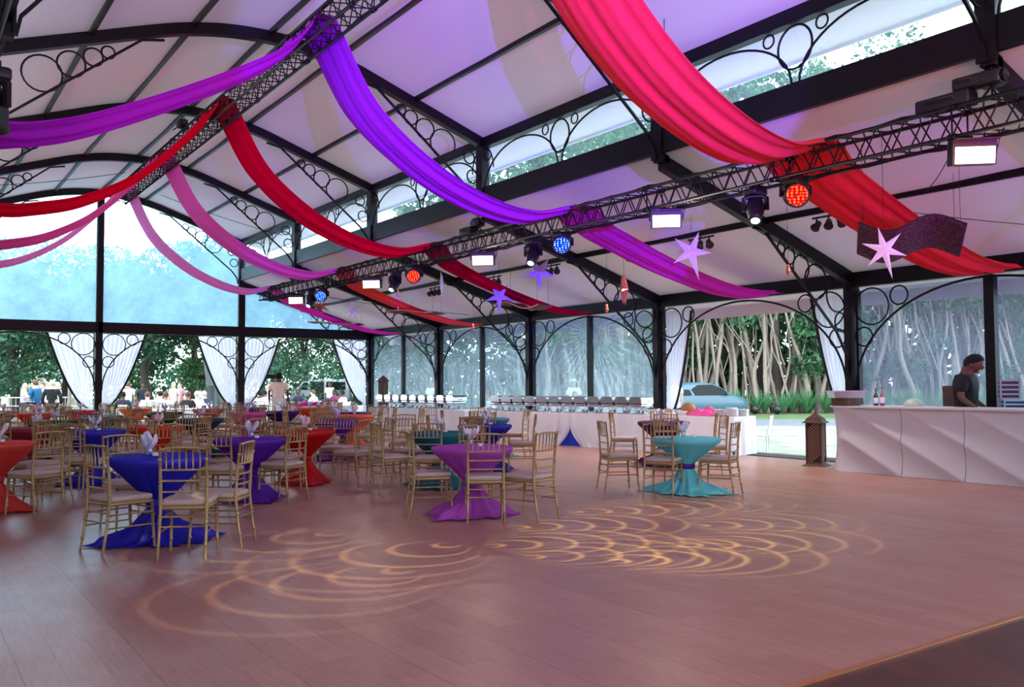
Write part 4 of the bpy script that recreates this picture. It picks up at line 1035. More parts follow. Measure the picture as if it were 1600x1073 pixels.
def chafers(a, d, n, t0, step, cnt, where, dep):
    global nc
    for i in range(cnt):
        p = a + d*(t0+step*i) + n*dep; rz = math.atan2(n.y, n.x) + PI/2
        lab = 'steel chafing dish, %s from the left on the %s' % (orn[i], where)
        if nc == 0: cf0.location = (p.x, p.y, .76); cf0.rotation_euler = (0, 0, rz); cf0['label'] = lab; cf0['group'] = 'chafing dishes on the buffet'
        else: fastdup(cf0, (p.x, p.y, .76), rz, lab, 'chafing dishes on the buffet')
        nc += 1
chafers(aA, dA, nA_, .25, .385, 12, 'near buffet table', .3)
chafers(aC, dC, nC, .4, .44, 9, 'far buffet table', .34)
def bowl(label, p, r=.16, h=.1, fill=None, fr=.0):
    t = thing('serving_bowl', label, 'bowl', p, group='serving bowls on the buffet')
    mb = MB(); mb.lathe([(0, 0), (r*.45, 0), (r*.55, .01), (r*.95, h*.8), (r, h), (r*.95, h), (r*.5, .02), (0, .018)], p, 22); build('bowl_body', mb, M['whiteplastic'], t)
    if fill:
        mb = MB(); q = Vector(p); rs = random.Random(int(p[0]*100))
        for i in range(16):
            a = rs.random()*6.28; rr = r*.7*rs.random()**.5; mb.ell(q+V(rr*math.cos(a), rr*math.sin(a), h*.7+.05*(1-rr/r)), (.05, .04, .03), 8, 5)
        o = build('food', mb, fill, t); o['kind'] = 'stuff'
foodb = pbr('bread crust', (176, 128, 84), .8, noise=.3, nscale=20); foodg = pbr('dark salad', (70, 66, 44), .8, noise=.4, nscale=30)
def onB(t, dep): q = aB + dB*t + nB*dep; return (q.x, q.y, .76)
def onA(t, dep): q = aA + dA*t + nA_*dep; return (q.x, q.y, .76)
bowl('white bowl of dark salad, left of the bread, nearest the chafing dishes', onA(4.78, .3), .16, .11, foodg)
bowl('white bowl holding bread rolls left of the brown loaf', onB(.10, .22), .15, .1, foodb)
bowl('white bowl with dark food behind the bread rolls', onB(.16, .58), .16, .11, foodg)
bowl('small white bowl in front of the pink cloth', onB(.52, .14), .11, .09)
t = thing('bread_loaf', 'round brown loaf of bread beside the pink cloth', 'bread', onB(.44, .5)); mb = MB(); q = V(*onB(.44, .5)); mb.ell(q+V(0,0,.13), (.15, .15, .13), 18, 12)
for i in range(3): mb.tube([q+V(.12*math.cos(a)*.9, (i-1)*.06, .13+.125*math.sin(a)) for a in [.6+.2*j for j in range(10)]], .006, 5)
build('crust', mb, foodb, t)
def heap(label, c, sx_, sy_, h, rgb, name='folded_cloth'):
    c = Vector(c); mb = MB()
    def g(u, v):
        x = (u-.5)*2; y = (v-.5)*2; e = max(0, 1-max(abs(x), abs(y))**3)
        return c + V(x*sx_, y*sy_, .006 + h*e*(.65+.35*math.sin(x*6+y*3+c.x)*math.cos(y*5-x*2)) + .0)
    mb.grid(g, 30, 22); tag(build(name, mb, clothmat(rgb), None, thick=.006), label, 'cloth')
heap('bright pink cloth bunched on the white buffet table', onB(1.0, .4), .33, .36, .19, (255, 92, 170))
q = aD + dD*1.2 + nD*.4; heap('magenta cloth bunched on the white table near the corner post', (q.x, q.y, .78), .55, .3, .14, (240, 30, 160))
for i, (tt, dp, n_) in enumerate(((1.38, .22, 9), (1.42, .58, 11), (1.62, .3, 10), (1.66, .62, 9))):
    q = Vector(onB(tt, dp)); lab = ['stack of white plates next to the pink cloth, front left', 'stack of white plates next to the pink cloth, back left', 'stack of white plates at the table end, front', 'stack of white plates at the table end, back'][i]
    # each plate of a stack is a thing
    for j in range(n_):
        if i == 0 and j == 0:
            mb = MB(); mb.lathe([(0, .002), (.07, 0), (.08, .003), (.12, .014), (.121, .018), (.08, .007), (0, .006)], (0,0,0), 26); pl0 = build('dinner_plate', mb, M['whiteplastic']); pl = pl0
        else: pl = pl0.copy(); COL.objects.link(pl)
        pl.location = q + V(0,0,.015*j); tag(pl, 'white dinner plate in the %s' % lab, 'plate', 'plates in the ' + lab)
# white tableware cluster on the far white table
for i in range(14):
    q = aD + dD*(.15+.16*i) + nD*(.2+.35*((i*7) % 3)/3); mb = MB(); p = V(q.x, q.y, .78)
    mb.lathe([(0,0), (.03,0), (.045, .09), (.045, .12), (.04, .12), (.03, .01), (0, .01)], p, 12)
    tag(build('white_cup', mb, M['whiteplastic']), 'white cup among the cups on the white table near the corner post', 'cup', 'white cups on the white table near the corner post')

# ------------------------------------------------------------------ bar
BX, BH = 12.5, 1.05
YA, YE = 9.02, 1.6; LP = .965; J0 = 8.62
def bar_off(y, z):
    ph = (2*z/BH) + (J0-y)/LP; f = ph % 1.0
    return .048*(4*f*(1-f))**.95
bar = thing('bar_counter', 'long off-white moulded bar counter with wavy creased panels', 'bar', (BX, 6, 0))
M['bar'] = pbr('off white moulded bar', (200, 192, 198), .5, bump=.05)
edges = [YA+.02, J0] + [J0-LP*i for i in range(1, 8)]
for i in range(len(edges)-1):
    y1, y0 = edges[i], edges[i+1]; mb = MB()
    if i == 0:     # rounded end panel, single hollow
        def g(u, v):
            z = .004+(BH-.03)*v; a = u*PI/2; R = .38; fl = .055*(1-4*v*(1-v))
            hollow = .05*(4*v*(1-v)) ; f = bar_off(J0, z)*max(0, 1-u*2.0) + hollow*min(1, u*2.0)
            return V(BX + R - (R-f)*math.cos(a), J0-.004 + (R-f)*math.sin(a)+.0, z)
        mb.grid(g, 20, 30)
        mb.grid(lambda u, v: V(BX+.38+.5*u, J0+.38-.05*4*v*(1-v), .004+(BH-.03)*v), 4, 30)
    else:
        mb.grid(lambda u, v: V(BX + bar_off(y0+.004+(y1-y0-.008)*u - (1e-5 if u == 1 else 0), .004+(BH-.03)*v), y0+.004+(y1-y0-.008)*u, .004+(BH-.03)*v), 26, 40)
    build('front_panel', mb, M['bar'], bar)
    if i > 0:
        mb = MB(); mb.grid(lambda u, v: V(BX+.012 + bar_off(y1-.0001, .004+(BH-.03)*v), y1-.006+.012*u, .004+(BH-.03)*v), 1, 30); build('panel_seam', mb, M['dark'], bar)
mb = MB(); pts = []
for i in range(9): a = PI/2*i/8; pts.append((BX+.38-.42*math.cos(a), J0+.42*math.sin(a)))
poly = [(BX-.04, YE)] + pts + [(BX+.9, J0+.42), (BX+.9, YE)]
mb.prism(poly, BH-.025, BH, O=(0,0,0), U=(1,0,0), W=(0,1,0), D=(0,0,1)); build('counter_top', mb, M['bar'], bar)
mb = MB(); mb.box((BX+.45, (YE+8.6)/2, .5), (.7, 8.6-YE, .98)); build('carcass', mb, M['dark'], bar)
# tray on a dark box at the bar end
c = V(12.72, 8.72, BH)
mb = MB(); mb.rbox(c+V(0,0,.065), (.36, .3, .13), .01); tag(build('serving_box', mb, M['wood']), 'dark brown box carrying the steel tray on the bar end', 'box')
t = thing('steel_tray', 'shallow steel tray on a dark box at the left end of the bar', 'tray', c+V(0,0,.13))
mb = MB(); q = c+V(0,0,.13); rz = Matrix.Rotation(.9, 3, 'Z')
def tray(w, l, h):
    o = [V(sx_*w/2, sy*l/2, 0) for sx_, sy in ((-1,-1),(1,-1),(1,1),(-1,1))]; k = [q + rz @ (p*.9) for p in o] + [q + rz @ (p*1.0) + V(0,0,h) for p in o] + [q + rz @ (p*1.09)+V(0,0,h+.004) for p in o]
    mb.add(k, [(3,2,1,0)] + [(i, (i+1)%4, 4+(i+1)%4, 4+i) for i in range(4)] + [(4+i, 4+(i+1)%4, 8+(i+1)%4, 8+i) for i in range(4)])
tray(.42, .5, .1); build('pan', mb, M['steel'], t, thick=.004)
mb = MB(); mb.box(q+V(0,0,.108)+rz @ V(0,0,0), (.47, .55, .008), rz); build('tray_lid', mb, M['steel'], t)
# back counter with bottles, crates
bc = thing('back_counter', 'dark back counter behind the bar under the crates', 'counter', (14.0, 6.4, 0)); mb = MB(); mb.box((14.0, 6.4, .87), (.45, 3.6, .05)); build('worktop', mb, M['dark'], bc)
for (yy) in (4.75, 8.05):
    for xx in (13.85, 14.15):
        mb = MB(); mb.box((xx, yy, .422), (.05, .05, .845)); build('leg', mb, M['dark'], bc)
def crate(label, c, s, rgb, slat, name='plastic_crate', rzz=.6):
    c = Vector(c); r = thing(name, label, 'crate', c, group='slatted crates behind the barman'); R = Matrix.Rotation(rzz, 3, 'Z')
    mt = pbr('crate plastic %d' % rgb[0], rgb, .45); md = pbr('crate inside %d' % slat[0], slat, .6)
    mb = MB(); w, d_, h = s
    for (sx_, sy) in ((-1,-1),(1,-1),(1,1),(-1,1)): mb.box(c + R @ V(sx_*(w/2-.012), sy*(d_/2-.012), h/2), (.024, .024, h), R)
    n = 4
    for i in range(n+1):
        z = .012 + (h-.024)*i/n
        for s_ in (-1, 1):
            mb.box(c + R @ V(0, s_*(d_/2-.008), z), (w, .016, .024), R); mb.box(c + R @ V(s_*(w/2-.008), 0, z), (.016, d_, .024), R)
    build('frame', mb, mt, r)
    mb = MB(); mb.box(c + R @ V(0, 0, h/2), (w-.05, d_-.05, h-.03), R); build('inner_box', mb, md, r)
crate('white and blue slatted crate behind the barman, lower of two', (14.02, 6.72, .895), (.34, .3, .26), (170, 214, 240), (20, 62, 110))
crate('grey slatted crate behind the barman, upper of two', (14.02, 6.78, 1.157), (.3, .28, .3), (176, 180, 206), (60, 54, 96))
mb = MB(); mb.rbox((13.95, 7.62, 1.13), (.26, .2, .47), .015); tag(build('cardboard_box', mb, pbr('brown board box', (96, 70, 62), .8, noise=.15)), 'tall brown box left behind the barman', 'box')
def bottle(label, p, rgb, h=.28, r=.035):
    t = thing('bottle', label, 'bottle', p, group='bottles behind the bar'); m = pbr('bottle glass %d' % rgb[0], rgb, .15)
    mb = MB(); mb.lathe([(0, 0), (r, 0), (r, h*.55), (r*.35, h*.75), (r*.32, h*.95), (0, h*.95)], p, 14); build('bottle_body', mb, m, t)
    mb = MB(); mb.lathe([(r+.001, h*.15), (r+.002, h*.16), (r+.002, h*.45), (r+.001, h*.46)], p, 14); build('paper_label', mb, M['napkin'], t)
    mb = MB(); mb.cyl(Vector(p)+V(0,0,h*.93), Vector(p)+V(0,0,h), r*.38, n=10); build('cap', mb, M['black'], t)
bottle('dark red bottle left on the bar, left of two', (12.95, 8.33, BH), (90, 30, 50)); bottle('pinkish bottle left on the bar, right of two', (12.98, 8.24, BH), (150, 80, 110), .3)
mb = MB(); mb.lathe([(0, 0), (.13, 0), (.15, .03), (.13, .1), (.07, .15), (0, .165)], (13.0, 7.72, BH-.03), 20); tag(build('ice_dome', mb, pbr('frosted lid', (176, 196, 186), .35)), 'pale rounded lid just showing above the bar', 'lid')

# carved lantern pillars
def lantern(label, p, h=.9, w=.24, sc=1.0):
    p = Vector(p); r = thing('lantern_pillar', label, 'lantern', p, group=None); R = Matrix.Rotation(.35, 3, 'Z')
    def fr(w0, w1, z0, z1, mb):
        o = [(-1,-1),(1,-1),(1,1),(-1,1)]
        k = [p + R @ V(a*w0/2, b*w0/2, z0) for a, b in o] + [p + R @ V(a*w1/2, b*w1/2, z1) for a, b in o]
        mb.add(k, [(3,2,1,0), (4,5,6,7)] + [(i, (i+1)%4, 4+(i+1)%4, 4+i) for i in range(4)])
    mb = MB(); fr(w*1.55, w*1.1, 0, .035, mb); fr(w*1.05, w*1.0, .035, .07, mb); build('foot', mb, M['wood'], r)
    mb = MB(); fr(w*.86, w*.86, .07, h*.8, mb); sh = build('core', mb, pbr('pillar core', (54, 36, 28), .8), r)
    mb = MB()
    for (a, b) in ((-1,-1),(1,-1),(1,1),(-1,1)): mb.box(p + R @ V(a*w*.46, b*w*.46, .07+(h*.8-.07)/2), (w*.09, w*.09, h*.8-.07), R)
    build('corner_post', mb, M['wood'], r)
    mb = MB(); n = 13; hh = h*.8-.1
    for s in range(4):
        Q = R @ Matrix.Rotation(s*PI/2, 3, 'Z')
        for i in range(n):
            z = .09 + hh*i/n; T_ = Q @ Matrix.Rotation(-.7, 3, 'Y')
            mb.box(p + Q @ V(0, -w*.45, z+.03), (w*.98, .014, .02), T_)
    build('lattice', mb, pbr('worn lattice', (132, 96, 76), .7, noise=.25), r)
    mb = MB(); fr(w*1.35, w*1.3, h*.8, h*.82, mb); fr(w*1.15, w*.9, h*.82, h*.88, mb); fr(w*.95, w*.1, h*.88, h*.98, mb); mb.ell(p+V(0,0,h*.985), .015); build('roof', mb, M['wood'], r)
lantern('carved brown lantern pillar with pointed roof at the left end of the bar', (13.05, 9.55, 0), .92, .27)
lantern('carved wooden lantern standing at the far end of the buffet by the corner post', (12.0, 23.85, .76), .95, .2)
mb = MB(); mb.rbox((14.2, 10.9, .006), (.7, 3.0, .012), .004); tag(build('door_mat', mb, M['rubber']), 'long dark mat on the floor edge at the open bay', 'mat')
# ------------------------------------------------------------------ people
def skinned(verts, edges, radii, root=0, levels=1):
    me = bpy.data.meshes.new('tmp'); me.from_pydata([tuple(v) for v in verts], edges, []); me.update()
    o = bpy.data.objects.new('tmp', me); COL.objects.link(o)
    md = o.modifiers.new('s', 'SKIN'); md.use_smooth_shade = True
    for i, r in enumerate(radii):
        sv = me.skin_vertices[0].data[i]; sv.radius = (r, r) if not isinstance(r, tuple) else r; sv.use_root = (i == root)
    if levels: m2 = o.modifiers.new('ss', 'SUBSURF'); m2.levels = levels; m2.render_levels = levels
    dg = bpy.context.evaluated_depsgraph_get(); ev = o.evaluated_get(dg)
    em = ev.to_mesh(); vs = [v.co.copy() for v in em.vertices]; fs = [tuple(p.vertices) for p in em.polygons]
    ev.to_mesh_clear(); bpy.data.objects.remove(o); bpy.data.meshes.remove(me); return vs, fs
def skel(pose, arm='rest'):
    """joint positions, facing +Y, 1.72 m tall when standing"""
    J = {}
    if pose == 'stand':
        hip = .92
        J['pel'] = V(0,0,hip); J['kneeL'] = V(-.10,.02,.50); J['kneeR'] = V(.10,.02,.50); J['ankL'] = V(-.11,-.02,.09); J['ankR'] = V(.11,-.02,.09)
        J['toeL'] = V(-.13,.15,.035); J['toeR'] = V(.13,.15,.035)
    else:
        hip = .52
        J['pel'] = V(0,-.05,hip); J['kneeL'] = V(-.12,.40,.50); J['kneeR'] = V(.12,.40,.50); J['ankL'] = V(-.12,.38,.09); J['ankR'] = V(.12,.38,.09)
        J['toeL'] = V(-.13,.54,.035); J['toeR'] = V(.13,.54,.035)
    y0 = J['pel'].y; lean = .0 if pose == 'stand' else .05
    J['waist'] = V(0, y0+lean*.4, hip+.17); J['chest'] = V(0, y0+lean, hip+.38); J['neck'] = V(0, y0+lean, hip+.54); J['head'] = V(0, y0+lean+.02, hip+.68); J['top'] = V(0, y0+lean+.01, hip+.745)
    J['hipL'] = J['pel']+V(-.09,0,-.06); J['hipR'] = J['pel']+V(.09,0,-.06)
    for s, n in ((-1,'L'), (1,'R')):
        J['sh'+n] = J['chest']+V(s*.165, 0, .09)
        if pose == 'sit' or arm == 'fwd':
            J['el'+n] = J['sh'+n]+V(s*.06, .08, -.27); J['wr'+n] = J['el'+n]+V(-s*.06, .22, .02); J['ha'+n] = J['wr'+n]+V(-s*.02,.08,0)
        elif arm == 'hold':
            J['el'+n] = J['sh'+n]+V(s*.08, .03, -.28); J['wr'+n] = J['el'+n]+V(-s*.10, .20, .10); J['ha'+n] = J['wr'+n]+V(-s*.03,.08,.02)
        elif arm == 'work':
            J['el'+n] = J['sh'+n]+V(s*.07, .0, -.28); J['wr'+n] = J['el'+n]+V(-s*.03, .17, -.17); J['ha'+n] = J['wr'+n]+V(-s*.02,.07,-.03)
        else:
            J['el'+n] = J['sh'+n]+V(s*.07, -.03, -.28); J['wr'+n] = J['el'+n]+V(s*.0, .06, -.25); J['ha'+n] = J['wr'+n]+V(0,.03,-.08)
    return J
def hand_fingers(mb, J, n):
    w, h = J['wr'+n], J['ha'+n]; d = (h-w).normalized(); s = -1 if n == 'L' else 1
    side = V(0,0,1).cross(d); side = side.normalized() if side.length > .1 else V(1,0,0)
    nm = d.cross(side)
    for i, L_ in enumerate((.068, .078, .072, .056)):
        b = h + side*((i-1.5)*.019) + d*.01
        mb.tube([b, b+d*L_*.5-nm*.006*s, b+d*L_*.85-nm*.02*s, b+d*L_-nm*.032*s], [.0085,.008,.0072,.005], 6)
    b = w + d*.03 + side*.03; mb.tube([b, b+d*.03+side*.02, b+d*.06+side*.022], [.010,.009,.006], 6)
PERS = {}
def person(label, x, y, z, fdir, shirt, pants, hair, skin='skin2', pose='stand', arm='rest', scale=1., sleeve='short', dress=False, hat=None, detail=False, bald=False, sc_w=1., bow=0., group=None):
    key = (pose, arm)
    J = skel(pose, arm)
    if bow:
        Rb = Matrix.Rotation(-bow, 3, 'X'); o_ = J['neck']
        for k in ('head', 'top'): J[k] = o_ + Rb @ (J[k]-o_)
    names = ['pel','waist','chest','neck','head','top','hipL','kneeL','ankL','toeL','hipR','kneeR','ankR','toeR','shL','elL','wrL','haL','shR','elR','wrR','haR']
    rad = dict(pel=(.15,.11), waist=(.13,.10), chest=(.155,.11), neck=.055, head=(.082,.10), top=(.062,.075), hipL=.09, hipR=.09, kneeL=.055, kneeR=.055, ankL=.038, ankR=.038, toeL=.03, toeR=.03, shL=.055, shR=.055, elL=.04, elR=.04, wrL=.028, wrR=.028, haL=(.036,.018), haR=(.036,.018))
    ed = [('pel','waist'),('waist','chest'),('chest','neck'),('neck','head'),('head','top'),('pel','hipL'),('hipL','kneeL'),('kneeL','ankL'),('ankL','toeL'),('pel','hipR'),('hipR','kneeR'),('kneeR','ankR'),('ankR','toeR'),('chest','shL'),('shL','elL'),('elL','wrL'),('wrL','haL'),('chest','shR'),('shR','elR'),('elR','wrR'),('wrR','haR')]
    ck = key + (round(bow, 2),)
    if ck not in PERS:
        ix = {n: i for i, n in enumerate(names)}
        body = skinned([J[n] for n in names], [(ix[a], ix[b]) for a, b in ed], [rad[n] for n in names], 0, 1)
        def sub(ns, eds, grow):
            ii = {n: i for i, n in enumerate(ns)}
            rr = [tuple(q*1.0+grow for q in (rad[n] if isinstance(rad[n], tuple) else (rad[n], rad[n]))) for n in ns]
            return skinned([J[n] for n in ns], [(ii[a], ii[b]) for a, b in eds], rr, 0, 1)
        for n in ('L','R'): J['fa'+n] = J['shL' if n == 'L' else 'shR'].lerp(J['el'+n], .8); rad['fa'+n] = .048; J['nb'] = J['chest'].lerp(J['neck'], .62); rad['nb'] = (.10,.075)
        J['hb'] = J['pel']+V(0,0,-.12); rad['hb'] = (.16,.12)
        sh = sub(['hb','waist','chest','nb','shL','faL','shR','faR'], [('hb','waist'),('waist','chest'),('chest','nb'),('chest','shL'),('shL','faL'),('chest','shR'),('shR','faR')], .03)
        for n in ('L','R'): J['lw'+n] = J['el'+n].lerp(J['wr'+n], .9); rad['lw'+n] = .034
        shl = sub(['hb','waist','chest','nb','shL','elL','lwL','shR','elR','lwR'], [('hb','waist'),('waist','chest'),('chest','nb'),('chest','shL'),('shL','elL'),('elL','lwL'),('chest','shR'),('shR','elR'),('elR','lwR')], .014)
        pt = sub(['pel','hipL','kneeL','ankL','hipR','kneeR','ankR'], [('pel','hipL'),('hipL','kneeL'),('kneeL','ankL'),('pel','hipR'),('hipR','kneeR'),('kneeR','ankR')], .013)
        PERS[ck] = (body, sh, shl, pt, J)
    body, sh, shl, pt, J = PERS[ck]
    r = thing('person', label, 'person', (x, y, z), math.atan2(fdir[1], fdir[0])-PI/2, group, world=False)
    r.scale = (scale*sc_w, scale*sc_w, scale)
    H = J['head']; mb = MB(); mb.add(*body, True)
    Rb = Matrix.Rotation(-bow, 3, 'X')
    F = lambda a, b, c: H + Rb @ V(a, b, c)
    mb.ell(F(0,.02,.015), (.077,.095,.112), 16, 12, Rb)
    mb.ell(F(0,.118,-.01), (.014,.02,.026), 8, 6, Rb); mb.ell(F(0,.095,-.055), (.028,.016,.010), 8, 5, Rb); mb.ell(F(0,.085,-.085), (.03,.025,.02), 8, 5, Rb)
    for s in (-1, 1): mb.ell(F(s*.08,.01,-.005), (.012,.022,.032), 8, 6, Rb)
    for n in ('L','R'): hand_fingers(mb, J, n)
    build('body', mb, M[skin], r)
    if detail:
        mb = MB()
        for s in (-1, 1): mb.ell(F(s*.032,.108,.018), (.014,.006,.007), 8, 6, Rb)
        build('eye', mb, M['black'], r)
    cl = lambda rgb: clothmat2(rgb)
    mb = MB(); mb.add(*(shl if sleeve == 'long' else sh), True)
    if dress:
        hp = J['pel']; mb.lathe([(.17, hp.z+.02), (.2, hp.z-.15), (.24, hp.z-.4), (.23, hp.z-.4)], (0, hp.y+(.15 if pose == 'sit' else 0), 0), 20)
    if detail:
        nk = J['neck']; mb.ring(nk+V(0,0,-.05), (1,0,0), (0,.95,-.25), .07, .018, 18)
    build('dress' if dress else 'shirt', mb, cl(shirt), r)
    mb = MB(); mb.add(*pt, True); build('trousers', mb, cl(pants), r)
    for n in ('L','R'):
        mb = MB(); a = J['ank'+n]; b = J['toe'+n]; mb.tube([V(a.x, a.y-.05, .04), V(a.x, a.y+.03, .055), V(b.x, b.y, .042), V(b.x, b.y+.06, .03)], [.045,.05,.045,.028], 8); build('shoe', mb, M['black'], r)
    if not bald:
        mb = MB()
        def hg(u, v):
            a = 2*PI*u; ph = v*PI*.62; back = .5-.5*math.sin(a)
            ph *= (.50+.72*back); rr = 1.04+.05*max(0, math.cos(ph))
            return F(.079*rr*math.sin(ph)*math.cos(a), .018+.098*rr*math.sin(ph)*math.sin(a)-.008, .022+.118*rr*math.cos(ph))
        mb.grid(hg, 24, 10); build('hair', mb, M[hair], r, thick=.012)
    if hat:
        mb = MB(); q = F(0,0,.07); mb.lathe([(.17, 0), (.165, .012), (.09, .02), (.085, .09), (0, .1)], q, 20); build('hat', mb, cl(hat), r)
    return r
C2 = {}
def clothmat2(rgb):
    if rgb not in C2: C2[rgb] = pbr('garment %d %d %d' % rgb, rgb, .85, noise=.06, nscale=8)
    return C2[rgb]
person('barman in a black short sleeved shirt looking down behind the bar', 13.42, 7.12, 0, (.25, -.97), (9, 9, 13), (9, 9, 12), 'hairb', 'skin3', arm='work', scale=1.07, sc_w=1.25, detail=True, bow=.38)
person('man in a beige shirt standing with his back turned by the gable', 10.69, 29.0, 0, (.5, .86), (236, 222, 196), (225, 220, 214), 'hairb', 'skin3', scale=1.06, sc_w=1.25)
G0 = -.16
def gp(l, x, y, f, s, p, h, sk='skin2', **k): return person(l, x, y, G0, f, s, p, h, sk, **k)
gp('bald person in a lavender shirt at the far left', 4.41, 40.85, (.9, -.2), (190, 184, 220), (90, 90, 110), 'hairg', bald=True, scale=1.0, arm='hold')
gp('grey haired person in a blue shirt standing at the far left', 4.53, 38.33, (-.6, .6), (24, 96, 140), (30, 34, 70), 'hairn', scale=1.05, sc_w=1.2, arm='hold')
gp('person in white standing behind the one in blue', 5.19, 41.53, (-.5, -.6), (240, 242, 248), (90, 90, 120), 'hairn')
gp('white haired person in a black top seen from behind', 4.9, 36.85, (.2, .9), (22, 22, 26), (24, 24, 30), 'hairg', scale=1.04, sc_w=1.25, sleeve='long')
gp('person in a white shirt beside the one in the black top', 5.48, 39.49, (-.9, 0), (240, 240, 246), (190, 190, 200), 'hairg', arm='hold')
gp('person in a white top and jeans walking outside the gable', 8.32, 40.56, (.3, .9), (214, 238, 244), (70, 110, 140), 'hairn', 'skin1', scale=1.02)
gp('person in a dark top standing behind the seated guests', 9.05, 41.27, (0, -1), (26, 34, 50), (30, 30, 40), 'hairb', 'skin3')
gp('person in a pale patterned shirt standing among the guests', 9.92, 39.44, (-.6, -.6), (214, 190, 200), (170, 150, 160), 'hairg')
gp('person in a pinkish brown shirt standing among the guests', 10.67, 41.35, (-.6, -.6), (176, 130, 136), (90, 80, 90), 'hairn')
def whitechair(label, x, y, f, z=G0):
    r = thing('white_chair', label, 'chair', (x, y, z), math.atan2(f[1], f[0])-PI/2, 'white chairs outside the marquee', world=False)
    for (sx_, sy) in ((-.2,-.2),(.2,-.2),(.2,.2),(-.2,.2)):
        mb = MB(); mb.cyl((sx_*1.08, sy*1.08, 0), (sx_, sy, .43), .016, n=6); build('leg', mb, M['whiteplastic'], r)
    mb = MB(); mb.rbox((0, 0, .44), (.44, .44, .03), .04); build('seat', mb, M['whiteplastic'], r)
    mb = MB(); mb.grid(lambda u, v: V((u-.5)*.42*(1-.25*v**4), -.21-.08*v-.03*math.cos((u-.5)*3), .45+.42*v), 8, 8); build('backrest', mb, M['whiteplastic'], r, thick=.02)
seat = [('seated guest in dark clothes near the peak post', 7.28, 36.4, (.2, .9), (30, 34, 52), 'hairb', 'skin3'),
 ('seated guest in white with brown hair, left of the group', 7.85, 35.0, (.3, .9), (240, 244, 250), 'hairn', 'skin2'),
 ('broad seated guest in a white shirt, centre of the group', 8.84, 37.2, (.1, .9), (244, 248, 252), 'hairb', 'skin2'),
 ('seated guest in white at the front of the group', 8.28, 34.1, (.5, .8), (238, 244, 250), 'hairn', 'skin1'),
 ('seated guest in a black strappy dress with a bare back', 9.02, 33.9, (.6, .7), (30, 22, 34), 'hairn', 'skin1'),
 ('seated guest in pale blue white right of the black dress', 9.75, 35.3, (0, .9), (220, 240, 250), 'hairg', 'skin2'),
 ('seated guest in navy at the right of the group', 10.4, 36.6, (-.2, .9), (30, 50, 90), 'hairg', 'skin2'),
 ('seated guest in white left of the man in beige', 12.27, 35.35, (0, .9), (244, 246, 252), 'hairb', 'skin3'),
 ('second seated guest in white left of the man in beige', 13.82, 39.15, (0, .9), (240, 246, 252), 'hairb', 'skin3'),
 ('seated guest in dark blue in front of the van', 16.56, 42.12, (-.5, -.6), (34, 40, 66), 'hairb', 'skin3'),
 ('seated guest in white in front of the van', 15.6, 37.91, (-.5, .6), (244, 246, 252), 'hairn', 'skin2'),
 ('seated guest in maroon by the van', 17.2, 39.23, (-.8, -.3), (110, 40, 76), 'hairb', 'skin3'),
 ('seated guest in white right of the maroon one', 15.85, 35.29, (-.6, .6), (246, 248, 252), 'hairb', 'skin3')]
for (l, x, y, f, s, h, sk) in seat:
    gp(l, x, y, f, s, (60, 60, 80), h, sk, pose='sit', dress='dress' in l, scale=1.02, sc_w=1.1)
    whitechair('white chair under the ' + l, x, y, f)
gp('person in white standing at the van door', 18.62, 43.12, (-.5, -.6), (232, 242, 250), (50, 50, 70), 'hairb', 'skin3')
for (l, x, y, f, s, po, ht) in (('blurred guest in white behind the first wall sheet', 16.9, 29.5, (-.7, -.5), (245, 248, 252), 'stand', None),
    ('blurred guest in white seated behind the second wall sheet', 16.2, 24.6, (-.7, -.5), (238, 244, 250), 'sit', None),
    ('blurred guest in pink behind the third wall sheet', 17.1, 22.2, (-.7, -.5), (226, 170, 180), 'sit', None),
    ('blurred guest in dark blue beside the white hat', 18.0, 22.2, (-.7, -.5), (60, 70, 110), 'sit', None),
    ('blurred guest in a pale blue hat behind the wall sheet', 20.2, 25.0, (-.6, -.6), (206, 236, 246), 'stand', (160, 216, 230)),
    ('blurred guest in a bright white shirt behind the wall sheet', 18.15, 21.7, (-.6, -.6), (250, 250, 252), 'sit', None),
    ('person in white standing behind the pale blue car', 25.6, 25.2, (-.7, -.3), (240, 244, 250), 'stand', None)):
    gp(l, x, y, f, s, (200, 200, 210), 'hairn', 'skin1', pose=po, hat=ht)
    if po == 'sit': whitechair('white chair under the ' + l, x, y, f)
for i, (x, y) in enumerate(((11.9, 31.8), (14.0, 30.9), (6.9, 32.6))):
    skirted_table(['white clothed table outside behind the man in beige', 'white clothed table outside in front of the van', 'white clothed table outside by the seated guests'][i], (x, y), (x+1.8, y-.9), .8, .78+G0, M['white'], group=None, name='outdoor_table')
whitechair('white plastic chair outside right of the buffet end', 15.6, 12.9, (-.5, .8))

